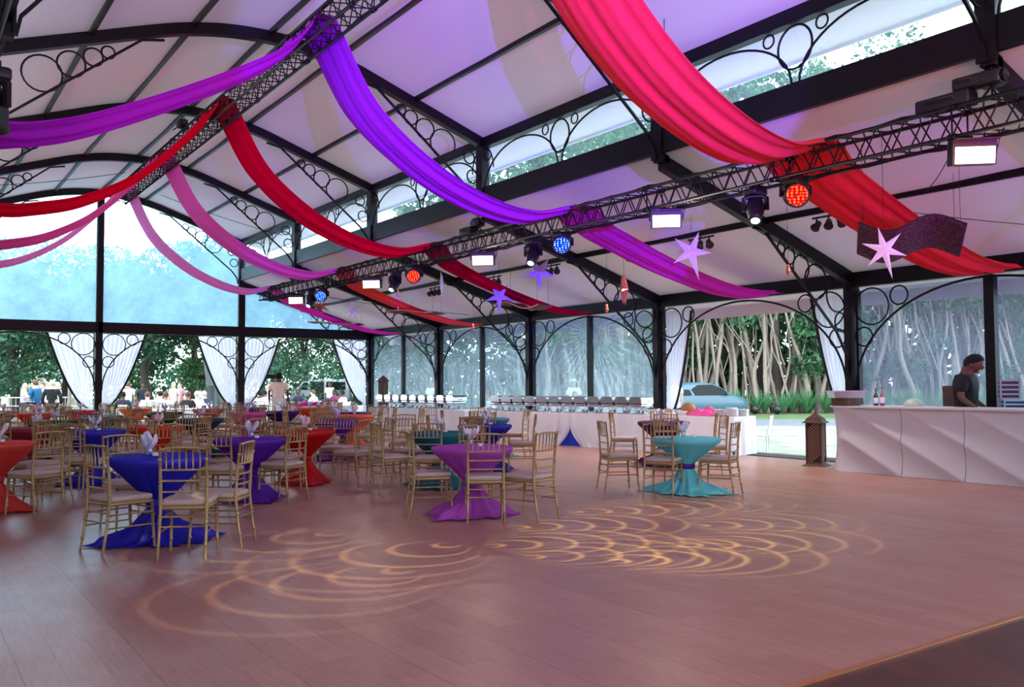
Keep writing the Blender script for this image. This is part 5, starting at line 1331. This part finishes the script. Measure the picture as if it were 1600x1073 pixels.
# ------------------------------------------------------------------ vehicles
M['carblue'] = pbr('pale blue car paint', (58, 92, 108), .4, .0, coat=.15)
M['carwhite'] = pbr('white van paint', (150, 160, 166), .3, coat=.4)
M['jeep'] = pbr('lime green paint', (84, 140, 34), .4)
M['carglass'] = pbr('dark car glass', (10, 13, 18), .35, spec=.15)
M['tail'] = pbr('red tail lamp', (190, 20, 30), .3)
def vehicle(name, label, x, y, z, fdir, st, paint, wheels, wr, windows, extra=None, cat='car', W=.9):
    """st: stations (x, zbottom, zbelt, zroof, halfwidth belt, halfwidth roof), x forward"""
    r = thing(name, label, cat, (x, y, z), math.atan2(fdir[1], fdir[0]), world=False)
    mb = MB(); rings = []
    for (sx_, z0, zb, zr, wb, wr_) in st:
        half = [(wb*.90, z0), (wb*.99, z0+.12), (wb, (z0+zb)/2+.04), (wb*.985, zb), (wr_+(wb-wr_)*.12, zr-.09 if zr-.09 > zb else (zb+zr)/2), (wr_*.92, zr-.015), (wr_*.5, zr)]
        rings.append([V(sx_, -a, b) for a, b in half] + [V(sx_, a, b) for a, b in reversed(half)])
    m = len(rings[0]); vs = [p for q in rings for p in q]
    fs = [(i*m+k, i*m+(k+1)%m, (i+1)*m+(k+1)%m, (i+1)*m+k) for i in range(len(rings)-1) for k in range(m)] + [tuple(range(m))[::-1], tuple((len(rings)-1)*m+k for k in range(m))]
    mb.add(vs, fs, True); b = build('car_body', mb, paint, r)
    for sy in (-1, 1):
        for wx in wheels:
            c = V(wx, sy*(W-.1), wr); mb = MB(); Rx = Matrix.Rotation(PI/2, 3, 'X')
            mb.lathe([(wr*.62, -.11), (wr*.95, -.11), (wr, -.06), (wr, .06), (wr*.95, .11), (wr*.62, .11)], c, 28, axis=Rx); w = build('wheel', mb, M['rubber'], r)
            mb = MB(); mb.lathe([(0, .09*-sy-0), (wr*.2, .095*-sy), (wr*.6, .085*-sy), (wr*.63, .1*-sy)], c, 20, axis=Rx)
            for k in range(5):
                a = 2*PI*k/5; mb.box(c + V(wr*.33*math.cos(a), sy*.1, wr*.33*math.sin(a)), (wr*.6, .02, wr*.12), Matrix.Rotation(-a, 3, 'Y'))
            build('rim', mb, M['steel'], w)
            mb = MB(); mb.lathe([(0, -.012), (wr*1.12, -.012), (wr*1.12, .012), (0, .012)], c + V(0, sy*.04, .03), 24, axis=Rx); build('wheel_arch', mb, M['black'], r)
    for (nm, pts, mt) in windows:
        for sy in (-1, 1):
            mb = MB(); f = [V(a, sy*b, c) for a, b, c in pts]; g2 = [p + V(0, -sy*.03, 0) for p in f]; n = len(f)
            mb.add(f+g2, [tuple(range(n)), tuple(range(2*n-1, n-1, -1))] + [(i, (i+1)%n, n+(i+1)%n, n+i) for i in range(n)]); build(nm, mb, mt, r)
    for (nm, c, s, mt) in (extra or []):
        mb = MB(); mb.rbox(c, s, min(s)*.3); build(nm, mb, mt, r)
    return r
suv = [(-2.3, .35, .75, .80, .78, .74), (-2.25, .28, .95, 1.12, .88, .70), (-2.0, .25, 1.0, 1.32, .92, .66), (-1.5, .22, 1.0, 1.54, .94, .64), (-.6, .2, .98, 1.62, .94, .66), (.2, .2, .96, 1.58, .94, .66), (.75, .2, .97, 1.36, .94, .68), (1.25, .2, .98, 1.06, .93, .74), (1.8, .22, .9, .96, .92, .72), (2.2, .28, .74, .82, .86, .64), (2.35, .35, .55, .6, .76, .56)]
vehicle('parked_car', 'pale blue sporty car parked outside the open bay', 31.4, 29.3, G0, (.966, -.05), suv, M['carblue'], (-1.38, 1.42), .37,
    [('side_window', [(-1.25, .935, 1.02), (-1.35, .80, 1.30), (-.9, .74, 1.5), (0, .735, 1.51), (.55, .79, 1.32), (1.0, .945, 1.04)], M['carglass']), ('rear_quarter_window', [(-1.95, .93, 1.03), (-1.78, .80, 1.30), (-1.5, .82, 1.28), (-1.45, .94, 1.03)], M['carglass'])],
    [('tail_lamp', (-2.22, -.55, .93), (.12, .5, .09), M['tail']), ('tail_lamp', (-2.22, .55, .93), (.12, .5, .09), M['tail']), ('rear_window', (-2.05, 0, 1.22), (.12, 1.1, .2), M['carglass']), ('wing_mirror', (.75, -1.02, 1.08), (.14, .16, .1), M['carblue']), ('wing_mirror', (.75, 1.02, 1.08), (.14, .16, .1), M['carblue']), ('number_plate', (-2.33, 0, .6), (.02, .5, .12), M['whiteplastic'])])
van = [(-2.4, .4, 1.1, 1.9, .84, .74), (-2.3, .3, 1.15, 2.02, .85, .76), (-1, .28, 1.15, 2.08, .85, .78), (.6, .28, 1.15, 2.08, .85, .78), (1.3, .28, 1.15, 1.95, .85, .74), (1.9, .28, 1.12, 1.35, .85, .76), (2.3, .3, .95, 1.05, .84, .76), (2.4, .4, .7, .75, .8, .7)]
vehicle('parked_van', 'white van with open sliding door parked beyond the gable', 28.6, 67.8, G0, (-.819, .573), van, M['carwhite'], (-1.5, 1.55), .34,
    [('door_opening_shade', [(-.35, .862, .45), (-.35, .84, 1.85), (.75, .84, 1.85), (.75, .862, .45)], M['black']), ('rear_side_window', [(-2.1, .86, 1.2), (-2.05, .80, 1.8), (-.55, .81, 1.85), (-.5, .865, 1.2)], M['carglass']), ('front_door_window', [(.9, .865, 1.2), (.95, .815, 1.78), (1.3, .80, 1.75), (1.65, .865, 1.22)], M['carglass'])],  # black panel stands for the shade inside the open door
    [('windscreen', (1.62, 0, 1.6), (.3, 1.3, .5), M['carglass'])], cat='van', W=.85)
jp = [(-1.9, .5, 1.05, 1.75, .76, .7), (-1.85, .45, 1.1, 1.82, .78, .72), (.3, .45, 1.1, 1.82, .78, .7), (.6, .45, 1.1, 1.5, .78, .7), (.75, .45, 1.1, 1.14, .78, .72), (1.8, .45, 1.05, 1.1, .72, .66), (1.9, .5, .95, 1.0, .68, .6)]
vehicle('parked_jeep', 'lime green off-road car blurred behind the wall sheet', 36.2, 41.9, G0, (.819, -.573), jp, M['jeep'], (-1.2, 1.25), .4,
    [('side_window', [(-1.7, .79, 1.18), (-1.7, .75, 1.7), (-.8, .75, 1.7), (-.8, .79, 1.18)], M['carglass']), ('front_side_window', [(-.65, .79, 1.18), (-.65, .75, 1.7), (.2, .75, 1.7), (.45, .79, 1.18)], M['carglass'])],
    [('spare_wheel', (-2.0, 0, 1.0), (.2, .6, .6), M['rubber'])], cat='car', W=.78)
# canopy and pointed tent
t = thing('black_canopy', 'black pop-up canopy outside left of the van', 'canopy', (15.3, 47.9, G0), group=None)
mb = MB(); c = V(15.3, 47.9, G0); hw = 1.6
o = [c+V(-hw,-hw,2.15), c+V(hw,-hw,2.15), c+V(hw,hw,2.15), c+V(-hw,hw,2.15)]; md_ = [(a+b)/2 for a, b in zip(o, o[1:]+o[:1])]
def cg(i):
    a, b = o[i], o[(i+1)%4]; ap = c+V(0,0,3.0); mb.grid(lambda u, v: a.lerp(b, u).lerp(ap, v) - V(0,0,.28*math.sin(PI*v)*(.6+.4*abs(2*u-1))), 8, 8)
for i in range(4): cg(i)
for i in range(4): a, b = o[i], o[(i+1)%4]; mb.add([a, b, b-V(0,0,.22), a-V(0,0,.22)], [(0,1,2,3)])
build('canopy_top', mb, pbr('black canopy cloth', (7, 8, 10), .9, spec=.1), t, thick=.01)
for p in o: mb = MB(); mb.cyl((p.x, p.y, G0), p, .03, n=6); build('leg', mb, M['alu'], t)
t = thing('pointed_tent', 'small cream tent with a pointed peak beyond the gable', 'tent', (8.1, 66.8, G0))
c = V(8.1, 66.8, G0); mb = MB()
for i in range(4):
    a = [(-2,-2),(2,-2),(2,2),(-2,2)][i]; b = [(-2,-2),(2,-2),(2,2),(-2,2)][(i+1)%4]
    A = c+V(a[0],a[1],.9); B = c+V(b[0],b[1],.9); mb.grid(lambda u, v: (A.lerp(B, u) - c - V(0,0,.9))*(1-v)**1.9 + c + V(0,0,.9+1.8*v), 8, 12); mb.add([A, B, B-V(0,0,.9), A-V(0,0,.9)], [(0,1,2,3)])
build('tent_skin', mb, pbr('cream tent', (250, 242, 226), .8), t, thick=.02)

# ------------------------------------------------------------------ ground, trees
RT = Matrix(((RH.x, FH.x, 0), (RH.y, FH.y, 0), (0, 0, 1)))     # the grounds lie along their own axes
def W(s, d, z=0): return RT @ V(s, d, 0) + V(0, 0, z)
def strip(name, s0, s1, d0, d1, z, mat, n=(40, 6), wob=.0):
    mb = MB(); mb.grid(lambda u, v: W(s0+(s1-s0)*u, d0+(d1-d0)*v + wob*math.sin(u*23)*(1 if v in (0, 1) else 0), z), *n, smooth=False); return struct(name, mb, mat)
def groundmat(name, c1, c2, sc, c3=None):
    m, nt, out = nmat(name); b = N(nt, 'ShaderNodeBsdfPrincipled', i_Roughness=.95); nt.links.new(b.outputs[0], out.inputs[0])
    tc = N(nt, 'ShaderNodeTexCoord'); n = N(nt, 'ShaderNodeTexNoise', i_Scale=sc, i_Detail=8., i_Roughness=.75); nt.links.new(tc.outputs['Object'], n.inputs['Vector'])
    cr = N(nt, 'ShaderNodeValToRGB'); e = cr.color_ramp.elements; e[0].position = .38; e[0].color = lin(c1); e[1].position = .62; e[1].color = lin(c2); nt.links.new(n.outputs['Fac'], cr.inputs[0]); nt.links.new(cr.outputs[0], b.inputs['Base Color']); return m
gravel = groundmat('pale gravel and thin grass', (96, 112, 92), (142, 142, 132), 1.2)
road = groundmat('grey asphalt', (84, 90, 98), (100, 106, 114), 2.); lawn = groundmat('lawn', (44, 76, 34), (84, 116, 54), 1.4); mulch = groundmat('leaf litter', (60, 48, 38), (130, 114, 96), 1.1)
strip('ground', -60, 70, 8, 110, G0-.02, groundmat('worn grass', (58, 74, 46), (92, 100, 74), .5), (2, 2))
strip('ground', 4, 60, 14, 33, G0-.012, gravel); strip('road', 6, 60, 33, 39, G0-.008, road); strip('lawn', 6, 60, 39, 44.5, G0-.006, lawn); strip('mulch_bed', 4, 60, 44.5, 62, G0-.004, mulch)
def leaves(name, centers, radii, n, size, mat, parent=None, flat=.6, asp=.45):
    centers = np.array(centers); radii = np.array(radii); k = rng.integers(0, len(centers), n)
    d = rng.normal(size=(n, 3)); d /= np.linalg.norm(d, axis=1)[:, None]; rr = rng.random(n)**.33
    P = centers[k] + d*rr[:, None]*radii[k]
    a = rng.normal(size=(n, 3)); a /= np.linalg.norm(a, axis=1)[:, None]; b = np.cross(a, rng.normal(size=(n, 3))); b /= np.linalg.norm(b, axis=1)[:, None]
    s = size*(.6+.8*rng.random(n))[:, None]
    vs = np.concatenate([P-a*s, P-b*s*asp, P+a*s, P+b*s*asp], axis=1).reshape(-1, 3)
    me = bpy.data.meshes.new(name); og = ORG.get(parent.as_pointer(), V(0,0,0)) if parent else V(0,0,0); vs = vs - np.array(og)
    me.vertices.add(4*n); me.vertices.foreach_set('co', vs.ravel()); me.loops.add(4*n); me.loops.foreach_set('vertex_index', np.arange(4*n)); me.polygons.add(n); me.polygons.foreach_set('loop_start', np.arange(0, 4*n, 4)); me.update()
    me.materials.append(mat); o = bpy.data.objects.new(name, me); COL.objects.link(o)
    if parent: o.parent = parent
    return o
def limb(mb, a, b, r0, r1, wob, n=7, seg=7, rs=random):
    a, b = Vector(a), Vector(b); pts = []
    ph = rs.random()*6
    for i in range(seg+1):
        t = i/seg; pts.append(a.lerp(b, t) + V(math.sin(t*5+ph), math.cos(t*4+ph*2), 0)*wob*math.sin(PI*min(1, t+.05)))
    mb.tube(pts, [r0+(r1-r0)*i/seg for i in range(seg+1)], n)
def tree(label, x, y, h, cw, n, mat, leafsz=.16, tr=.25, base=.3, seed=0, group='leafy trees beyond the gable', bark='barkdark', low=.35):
    rs = random.Random(seed); r = thing('leafy_tree', label, 'tree', (x, y, G0), group=group)
    mb = MB(); B = V(x, y, G0); top = B+V(rs.uniform(-.6,.6), rs.uniform(-.6,.6), h*.55); limb(mb, B, top, tr, tr*.5, .2, rs=rs)
    cs, rd = [], []
    for i in range(9):
        a = i*2*PI/9+rs.random(); q = B + V(math.cos(a)*cw*rs.uniform(.3,.75), math.sin(a)*cw*rs.uniform(.3,.75), h*rs.uniform(low, .85)); limb(mb, B.lerp(top, rs.uniform(.45, 1)), q, tr*.35, .03, .15, 6, 5, rs); cs.append(tuple(q)); rd.append((cw*rs.uniform(.3,.5), cw*rs.uniform(.3,.5), h*rs.uniform(.10,.2)))
    for i in range(6): cs.append((x+rs.uniform(-.4,.4)*cw, y+rs.uniform(-.4,.4)*cw, G0+h*rs.uniform(.6,.95))); rd.append((cw*.4, cw*.4, h*.13))
    build('trunk', mb, M[bark], r); leaves('foliage', cs, rd, n, leafsz, mat, r)
k = 0
gl = ['dark leafy tree beyond the gable at the left edge', 'leafy tree seen left of the peak post', 'tall leafy tree behind the peak post', 'leafy tree behind the seated guests', 'tall tree right of the seated guests', 'tree left of the second gable post', 'tree behind the second gable post', 'leafy tree behind the black canopy', 'tall pale tree behind the van', 'round tree right of the van', 'leafy tree behind the corner post']
for i, (px, d, h, cw, lo) in enumerate(((-30, 55, 9.2, 4.5, .12), (30, 50, 7.8, 3.8, .15), (95, 58, 9.6, 4.5, .15), (165, 52, 8.2, 3.6, .2), (235, 50, 8.6, 4., .2), (300, 56, 9.3, 4.2, .2), (355, 50, 8.1, 3.4, .22), (412, 78, 12, 5, .25), (480, 84, 12.5, 5.5, .3), (552, 84, 12.5, 4.8, .2), (600, 58, 9.6, 4.4, .15))):
    p = W((px-800)/1385*d, d); tree(gl[i], p.x, p.y, h, cw, 11000, M['leafA'] if i % 3 else M['leafB'], .14, .3, seed=i, low=lo)
# second, taller row that fills the gable sky
for i, (px, d, h, cw) in enumerate(((0, 86, 15.5, 8), (120, 92, 16, 8), (330, 95, 15.5, 8), (430, 98, 15, 9), (560, 92, 16, 8), (660, 80, 16, 8))):
    p = W((px-800)/1385*d, d); tree(['tall tree far behind, at the left edge of the gable', 'tall tree far behind the peak post', 'tall tree far behind, between the two gable posts', 'tall tree far behind the second gable post', 'tall tree far behind the gable corner', 'tall tree far behind the first wall sheet'][i], p.x, p.y, h, cw, 4600, M['leafB'], .30, .4, seed=50+i, low=.1, group='tall trees far beyond the gable')
# big pale trunk with its tree left of the second gable post
p = W((335-800)/1385*40, 40); r = thing('broad_tree_trunk', 'broad pale grey tree trunk left of the second gable post', 'tree', (p.x, p.y, G0)); mb = MB(); limb(mb, (p.x, p.y, G0), (p.x+.4, p.y+.3, 6.5), .46, .26, .25, 12)
for i in range(5): a = i*1.3; mb.tube([(p.x+1.0*math.cos(a), p.y+1.0*math.sin(a), G0), (p.x+.5*math.cos(a), p.y+.5*math.sin(a), G0+.3), (p.x+.25*math.cos(a), p.y+.25*math.sin(a), 1.4)], [.12, .2, .15], 7)
build('trunk', mb, pbr('blue grey trunk bark', (78, 84, 86), .9, noise=.5, nscale=3, bump=.8, bscale=8), r); leaves('foliage', [(p.x, p.y, 7), (p.x+1.5, p.y+.5, 6.4), (p.x-1.4, p.y, 6.6)], [(2, 2, 1.2)]*3, 3500, .15, M['leafA'], r)
# thin pale post outside and fence
mb = MB(); limb(mb, (6.5, 44.3, G0), (6.7, 44.3, 3.3), .09, .06, .06); tag(build('pale_post', mb, M['barkpale']), 'thin pale trunk standing left of the peak post', 'post')
f = thing('park_fence', 'low grey fence behind the guests at the far left', 'fence', W(-30, 47, G0)); mb = MB(); mb.box(W(-29, 47, G0+.55), (14, .05, .05), Matrix.Rotation(math.atan2(RH.y, RH.x), 3, 'Z')); mb.box(W(-29, 47, G0+1.0), (14, .05, .05), Matrix.Rotation(math.atan2(RH.y, RH.x), 3, 'Z')); build('rail', mb, M['steel'], f)
mb = MB()
for i in range(60): mb.box(W(-36+14*i/59, 47, G0+.52), (.03, .03, 1.04))
o_f = build('picket', mb, M['steel'], f); o_f['kind'] = 'stuff'
# hedge mass closing the view low behind the left trees
r = thing('dark_hedge', 'dark hedge closing the view behind the trees beyond the gable', 'hedge', W(-18, 70, G0)); leaves('foliage', [tuple(W(-45+5*i, 72, 1.4)) for i in range(13)], [(3.4, 2.5, 2.6)]*13, 14000, .22, M['leafA'], r)

# banyan grove with hanging roots
def banyan(label, s, d, seed, n=7500, h=20):
    rs = random.Random(seed); p = W(s, d, G0); r = thing('banyan_tree', label, 'tree', p, group='banyans with hanging roots outside the right wall')
    mbd = MB(); mbp = MB()
    for i in range(5):
        q = p + RT @ V(rs.uniform(-1.8, 1.8), rs.uniform(-.3, 1.6), 0); limb(mbd, q, q + RT @ V(rs.uniform(-1, 1), 0, rs.uniform(6, 9)), rs.uniform(.25, .5), .18, .3, 8, 8, rs)
    for i in range(34):
        s_ = rs.uniform(-2.6, 2.6); q = p + RT @ V(s_, rs.uniform(-1.6, .6), 0); t = q + RT @ V(rs.uniform(-1.3, 1.3), rs.uniform(0, 1), rs.uniform(4.5, 8))
        limb(mbp, q, t, rs.uniform(.05, .19), rs.uniform(.03, .1), rs.uniform(.05, .3), 6, 9, rs)
    for i in range(14):
        q = p + RT @ V(rs.uniform(-2.6, 2.6), rs.uniform(-1.9, -.2), rs.uniform(1.5, 4)); limb(mbp, q, q + RT @ V(rs.uniform(-1.5, 1.5), .3, rs.uniform(2, 4)), .035, .02, .2, 5, 7, rs)
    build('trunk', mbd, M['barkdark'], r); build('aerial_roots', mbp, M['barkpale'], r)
    cs, rd = [], []
    for i in range(10): q = p + RT @ V(rs.uniform(-3, 3), rs.uniform(-1.5, 2.5), rs.uniform(5, 8.5)); cs.append(tuple(q)); rd.append((1.7, 1.7, 1.1))
    for i in range(5): q = p + RT @ V(rs.uniform(-2.8, 2.8), rs.uniform(-1.6, .5), rs.uniform(1.8, 4.8)); cs.append(tuple(q)); rd.append((1.0, 1.0, .9))
    for i in range(14): q = p + RT @ V(rs.uniform(-3.4, 3.4), rs.uniform(-1.5, 3), rs.uniform(8, h)); cs.append(tuple(q)); rd.append((2.1, 2.1, 1.8))
    leaves('foliage', cs, rd, n, .17, M['leafC'], r)
bl = ['behind the third wall sheet', 'behind the lime green car', 'left part of the grove behind the pale blue car', 'behind the pale blue car', 'above the strap leaf plants', 'behind the post at the bar end', 'behind the bar, left of the barman', 'behind the barman', 'at the right edge behind the bar']
for i in range(9):
    banyan('banyan with hanging pale roots ' + bl[i], 3.2+4.3*i*(.9+.012*i), 47.5+1.2*((i*5) % 3), 200+i, n=9500 if i > 1 else 7000)
r = thing('shaded_thicket', 'dark thicket closing the view behind the banyan grove', 'hedge', W(20, 56, G0)); leaves('foliage', [tuple(W(-5+3.6*i, 57, 2+5.5*(j))) for i in range(17) for j in range(4)], [(3.2, 1.8, 3.6)]*68, 70000, .34, M['leafC'], r)
# strap leaved plants at the foot of the grove
mb = MB(); rs = random.Random(5)
for i in range(46):
    a = rs.random()*6.28; L_ = rs.uniform(.8, 1.35); sp = rs.uniform(.15, .75); wv = V(-math.sin(a), math.cos(a), 0)*.035
    pts = [V(math.cos(a)*sp*t*L_, math.sin(a)*sp*t*L_, L_*(t-.32*t*t*sp*1.4)) for t in [j/6 for j in range(7)]]
    vs = [];
    for j, p in enumerate(pts): w_ = wv*(1-(j/6)**2*.9); vs += [p-w_, p+w_]
    mb.add(vs, [(2*j, 2*j+1, 2*j+3, 2*j+2) for j in range(6)], True)
me0 = mb.mesh('strap_leaf_plant'); me0.materials.append(M['blade'])
for i in range(44):
    o = bpy.data.objects.new('strap_leaf_plant', me0); COL.objects.link(o); o.location = W(6.8+.62*i+rs.uniform(-.2,.2), 45.4+rs.uniform(-.6,.6), G0); o.rotation_euler = (0,0,rs.random()*6); o.scale = (1.1,)*3
    tag(o, 'strap leaved plant in the row at the foot of the banyans', 'plant', 'strap leaved plants along the grove')
for i, (px, dd) in enumerate(((1178, 45), (1213, 44.6))):
    q = W((px-800)/1385*dd, dd, G0+.22); mb = MB(); mb.ell(q, .22, 14, 10); mb.cyl(q-V(0,0,.22), q-V(0,0,.1), .1, n=10); tag(build('garden_lamp', mb, M['black']), ['round dark garden lamp left of the two in the bed', 'round dark garden lamp right of the two in the bed'][i], 'lamp')
# ------------------------------------------------------------------ camera, light, world
yaw, pitch, roll = math.radians(34.98), math.radians(2.61), math.radians(-.288)
F_ = V(math.sin(yaw)*math.cos(pitch), math.cos(yaw)*math.cos(pitch), math.sin(pitch))
R_ = V(math.cos(yaw), -math.sin(yaw), 0); U_ = R_.cross(F_)
R2 = R_*math.cos(roll) + U_*math.sin(roll); U2 = -R_*math.sin(roll) + U_*math.cos(roll)
cam = bpy.data.cameras.new('camera'); co = bpy.data.objects.new('camera', cam); COL.objects.link(co)
mt = Matrix((R2, U2, -F_)).transposed().to_4x4(); mt.translation = V(0, 0, 1.43); co.matrix_world = mt
cam.sensor_width = 36; cam.lens = 1385.12/1600*36; cam.clip_end = 500; cam.clip_start = .05
SC.camera = co
SC.view_settings.view_transform = 'Standard'; SC.view_settings.look = 'None'; SC.view_settings.gamma = 1; SC.view_settings.exposure = -0.52
w = bpy.data.worlds.new('sky'); SC.world = w; w.use_nodes = True
nt = w.node_tree; nt.nodes.clear()
o_ = N(nt, 'ShaderNodeOutputWorld'); b_ = N(nt, 'ShaderNodeBackground'); nt.links.new(b_.outputs[0], o_.inputs[0])
b_.inputs[0].default_value = (.80, .92, 1.0, 1); b_.inputs[1].default_value = 9.0
def lamp(name, kind, loc, power, rgb, aim=None, size=.3, cone=60, blend=.5, sy=None):
    l = bpy.data.lights.new(name, kind); l.energy = power; l.color = lin(rgb)[:3]
    o = bpy.data.objects.new(name, l); COL.objects.link(o); o.location = loc
    if kind == 'AREA':
        l.size = size
        if sy: l.shape = 'RECTANGLE'; l.size_y = sy
    else: l.shadow_soft_size = size
    if kind == 'SPOT': l.spot_size = math.radians(cone); l.spot_blend = blend
    if aim is not None: o.rotation_euler = (Vector(aim) - Vector(loc)).to_track_quat('-Z', 'Y').to_euler()
    return o

# warm panels, red and blue washes
for y in (4.94, 9.65, 14.79, 19.82, 24.81): lamp('panel_light_lamp', 'AREA', (XC-.2, y-.22, 3.84), 14, (255, 226, 205), aim=(XC-6.6, y-7.5, 2.3), size=.4, sy=.18)
lamp('red_wash_lamp', 'SPOT', (XC-.12, 7.15, 3.86), 14, (255, 20, 30), aim=(3, 1, 1.2), size=.12, cone=50)
lamp('blue_wash_lamp', 'SPOT', (XC-.12, 12.1, 3.86), 14, (40, 70, 255), aim=(3, 4, 1.2), size=.12, cone=50)
# assumed unseen stage behind the camera: violet, red beams; magenta, rose added for drapes
lamp('violet_stage_beam', 'SPOT', (0.5, -3.0, 3.0), 26000, (112, 60, 255), aim=(8.6, 12.5, 6.4), size=.05, cone=30, blend=.12)
lamp('violet_stage_beam', 'SPOT', (9.0, -3.0, 2.4), 3600, (150, 50, 255), aim=(13, 8.2, 4.6), size=.1, cone=34, blend=.5)
lamp('magenta_fill_beam', 'SPOT', (2.0, -2.5, 3.0), 2600, (255, 40, 235), aim=(6.6, 12.6, 5.2), size=.1, cone=26, blend=.5)
lamp('violet_stage_beam', 'SPOT', (4.5, -2.5, 3.0), 1500, (190, 40, 255), aim=(2.2, 12.6, 5.0), size=.1, cone=26, blend=.5)
lamp('red_stage_beam', 'SPOT', (4.0, -2.0, 2.6), 1300, (255, 40, 60), aim=(8.2, 7.3, 4.9), size=.1, cone=48, blend=.6)
lamp('red_stage_beam', 'SPOT', (7.0, -2.0, 2.6), 900, (255, 50, 60), aim=(12.6, 7.3, 3.8), size=.1, cone=36, blend=.6)
lamp('rose_fill_beam', 'SPOT', (5.5, -3.0, 3.2), 2600, (255, 60, 130), aim=(6.2, 22, 5.6), size=.1, cone=34, blend=.6)
lamp('rose_fill', 'AREA', (5.0, -4.0, 4.2), 250, (236, 176, 232), aim=(6.5, 9, 1), size=4)  # unseen broad fill, added for the overall pink cast

for y in (8.45, 11.15, 12.8, 15.6, 17.9, 20.76):
    lamp('spotlight_bar_lamp', 'SPOT', (11.9, y-.1, 3.85), 420, (255, 246, 236), aim=(11.2, y-.6, 0), size=.1, cone=110, blend=.9)
# patterned beams: a gobo of nested rings thrown on the floor by two moving heads
def gobo(name, loc, power, clusters, dirv, step, rmax, rgb, pointing=(0,0,-1)):
    """clusters: tangent points on the floor; rings through each point swell along dirv"""
    l = bpy.data.lights.new(name, 'SPOT'); l.energy = power; l.spot_size = math.radians(150); l.spot_blend = .3; l.shadow_soft_size = .02; l.color = lin(rgb)[:3]
    o = bpy.data.objects.new(name, l); COL.objects.link(o); o.location = loc
    l.use_nodes = True; nt = l.node_tree; nt.nodes.clear(); L = nt.links.new
    out = N(nt, 'ShaderNodeOutputLight'); e = N(nt, 'ShaderNodeEmission'); L(e.outputs[0], out.inputs[0])
    tc = N(nt, 'ShaderNodeTexCoord'); sp = N(nt, 'ShaderNodeSeparateXYZ'); L(tc.outputs['Normal'], sp.inputs[0])
    def m(op, a, b=None, clamp=False):
        n = N(nt, 'ShaderNodeMath', operation=op, use_clamp=clamp)
        for i, q in enumerate((a, b)):
            if q is None: continue
            if isinstance(q, (int, float)): n.inputs[i].default_value = q
            else: L(q, n.inputs[i])
        return n.outputs[0]
    h = loc[2]; az = m('ABSOLUTE', sp.outputs['Z'])
    fx = m('ADD', m('MULTIPLY', m('DIVIDE', sp.outputs['X'], az), h), loc[0]); fy = m('ADD', m('MULTIPLY', m('DIVIDE', sp.outputs['Y'], az), h), loc[1])
    dx, dy = Vector(dirv).normalized()[:2]; tot = None
    for (cx, cy, w, asp) in clusters:
        qx, qy = m('SUBTRACT', fx, cx), m('SUBTRACT', fy, cy)
        al = m('ADD', m('MULTIPLY', qx, dx), m('MULTIPLY', qy, dy)); ac = m('MULTIPLY', m('SUBTRACT', m('MULTIPLY', qx, -dy), m('MULTIPLY', qy, -dx)), asp)
        r = m('DIVIDE', m('ADD', m('MULTIPLY', al, al), m('MULTIPLY', ac, ac)), m('MULTIPLY', m('MAXIMUM', al, .001), 2.))
        fr = m('FRACT', m('DIVIDE', r, step)); band = m('SUBTRACT', 1., m('MULTIPLY', m('ABSOLUTE', m('SUBTRACT', fr, .5)), 7.5), True)
        lim = m('MULTIPLY', m('LESS_THAN', r, rmax), m('GREATER_THAN', al, .01))
        fade = m('SUBTRACT', 1., m('DIVIDE', r, rmax*1.25), True)
        v = m('MULTIPLY', m('MULTIPLY', band, lim), m('MULTIPLY', fade, w)); tot = v if tot is None else m('ADD', tot, v)
    L(tot, e.inputs[1]); return o
gobo('ring_pattern_beam', (7.3, 6.4, 3.6), 2600, [(4.33, 6.62, 1, 1.1), (5.1, 7.3, .8, 1.1), (4.3, 6.0, 1, 1.1), (6.2, 7.8, .6, 1.1), (4.75, 5.45, 1, 1.1), (5.75, 5.6, .7, 1.1), (7.2, 7.6, .45, 1.1), (6.6, 6.3, .5, 1.1)], (.93, -.36, 0), .165, 1.0, (250, 255, 150))
gobo('ring_pattern_beam', (2.9, 7.0, 3.6), 1150, [(4.2, 6.9, .9, 1.0), (3.6, 8.1, .6, 1.0), (3.35, 6.2, .7, 1.0)], (-.93, -.30, 0), .23, 1.25, (250, 250, 170))
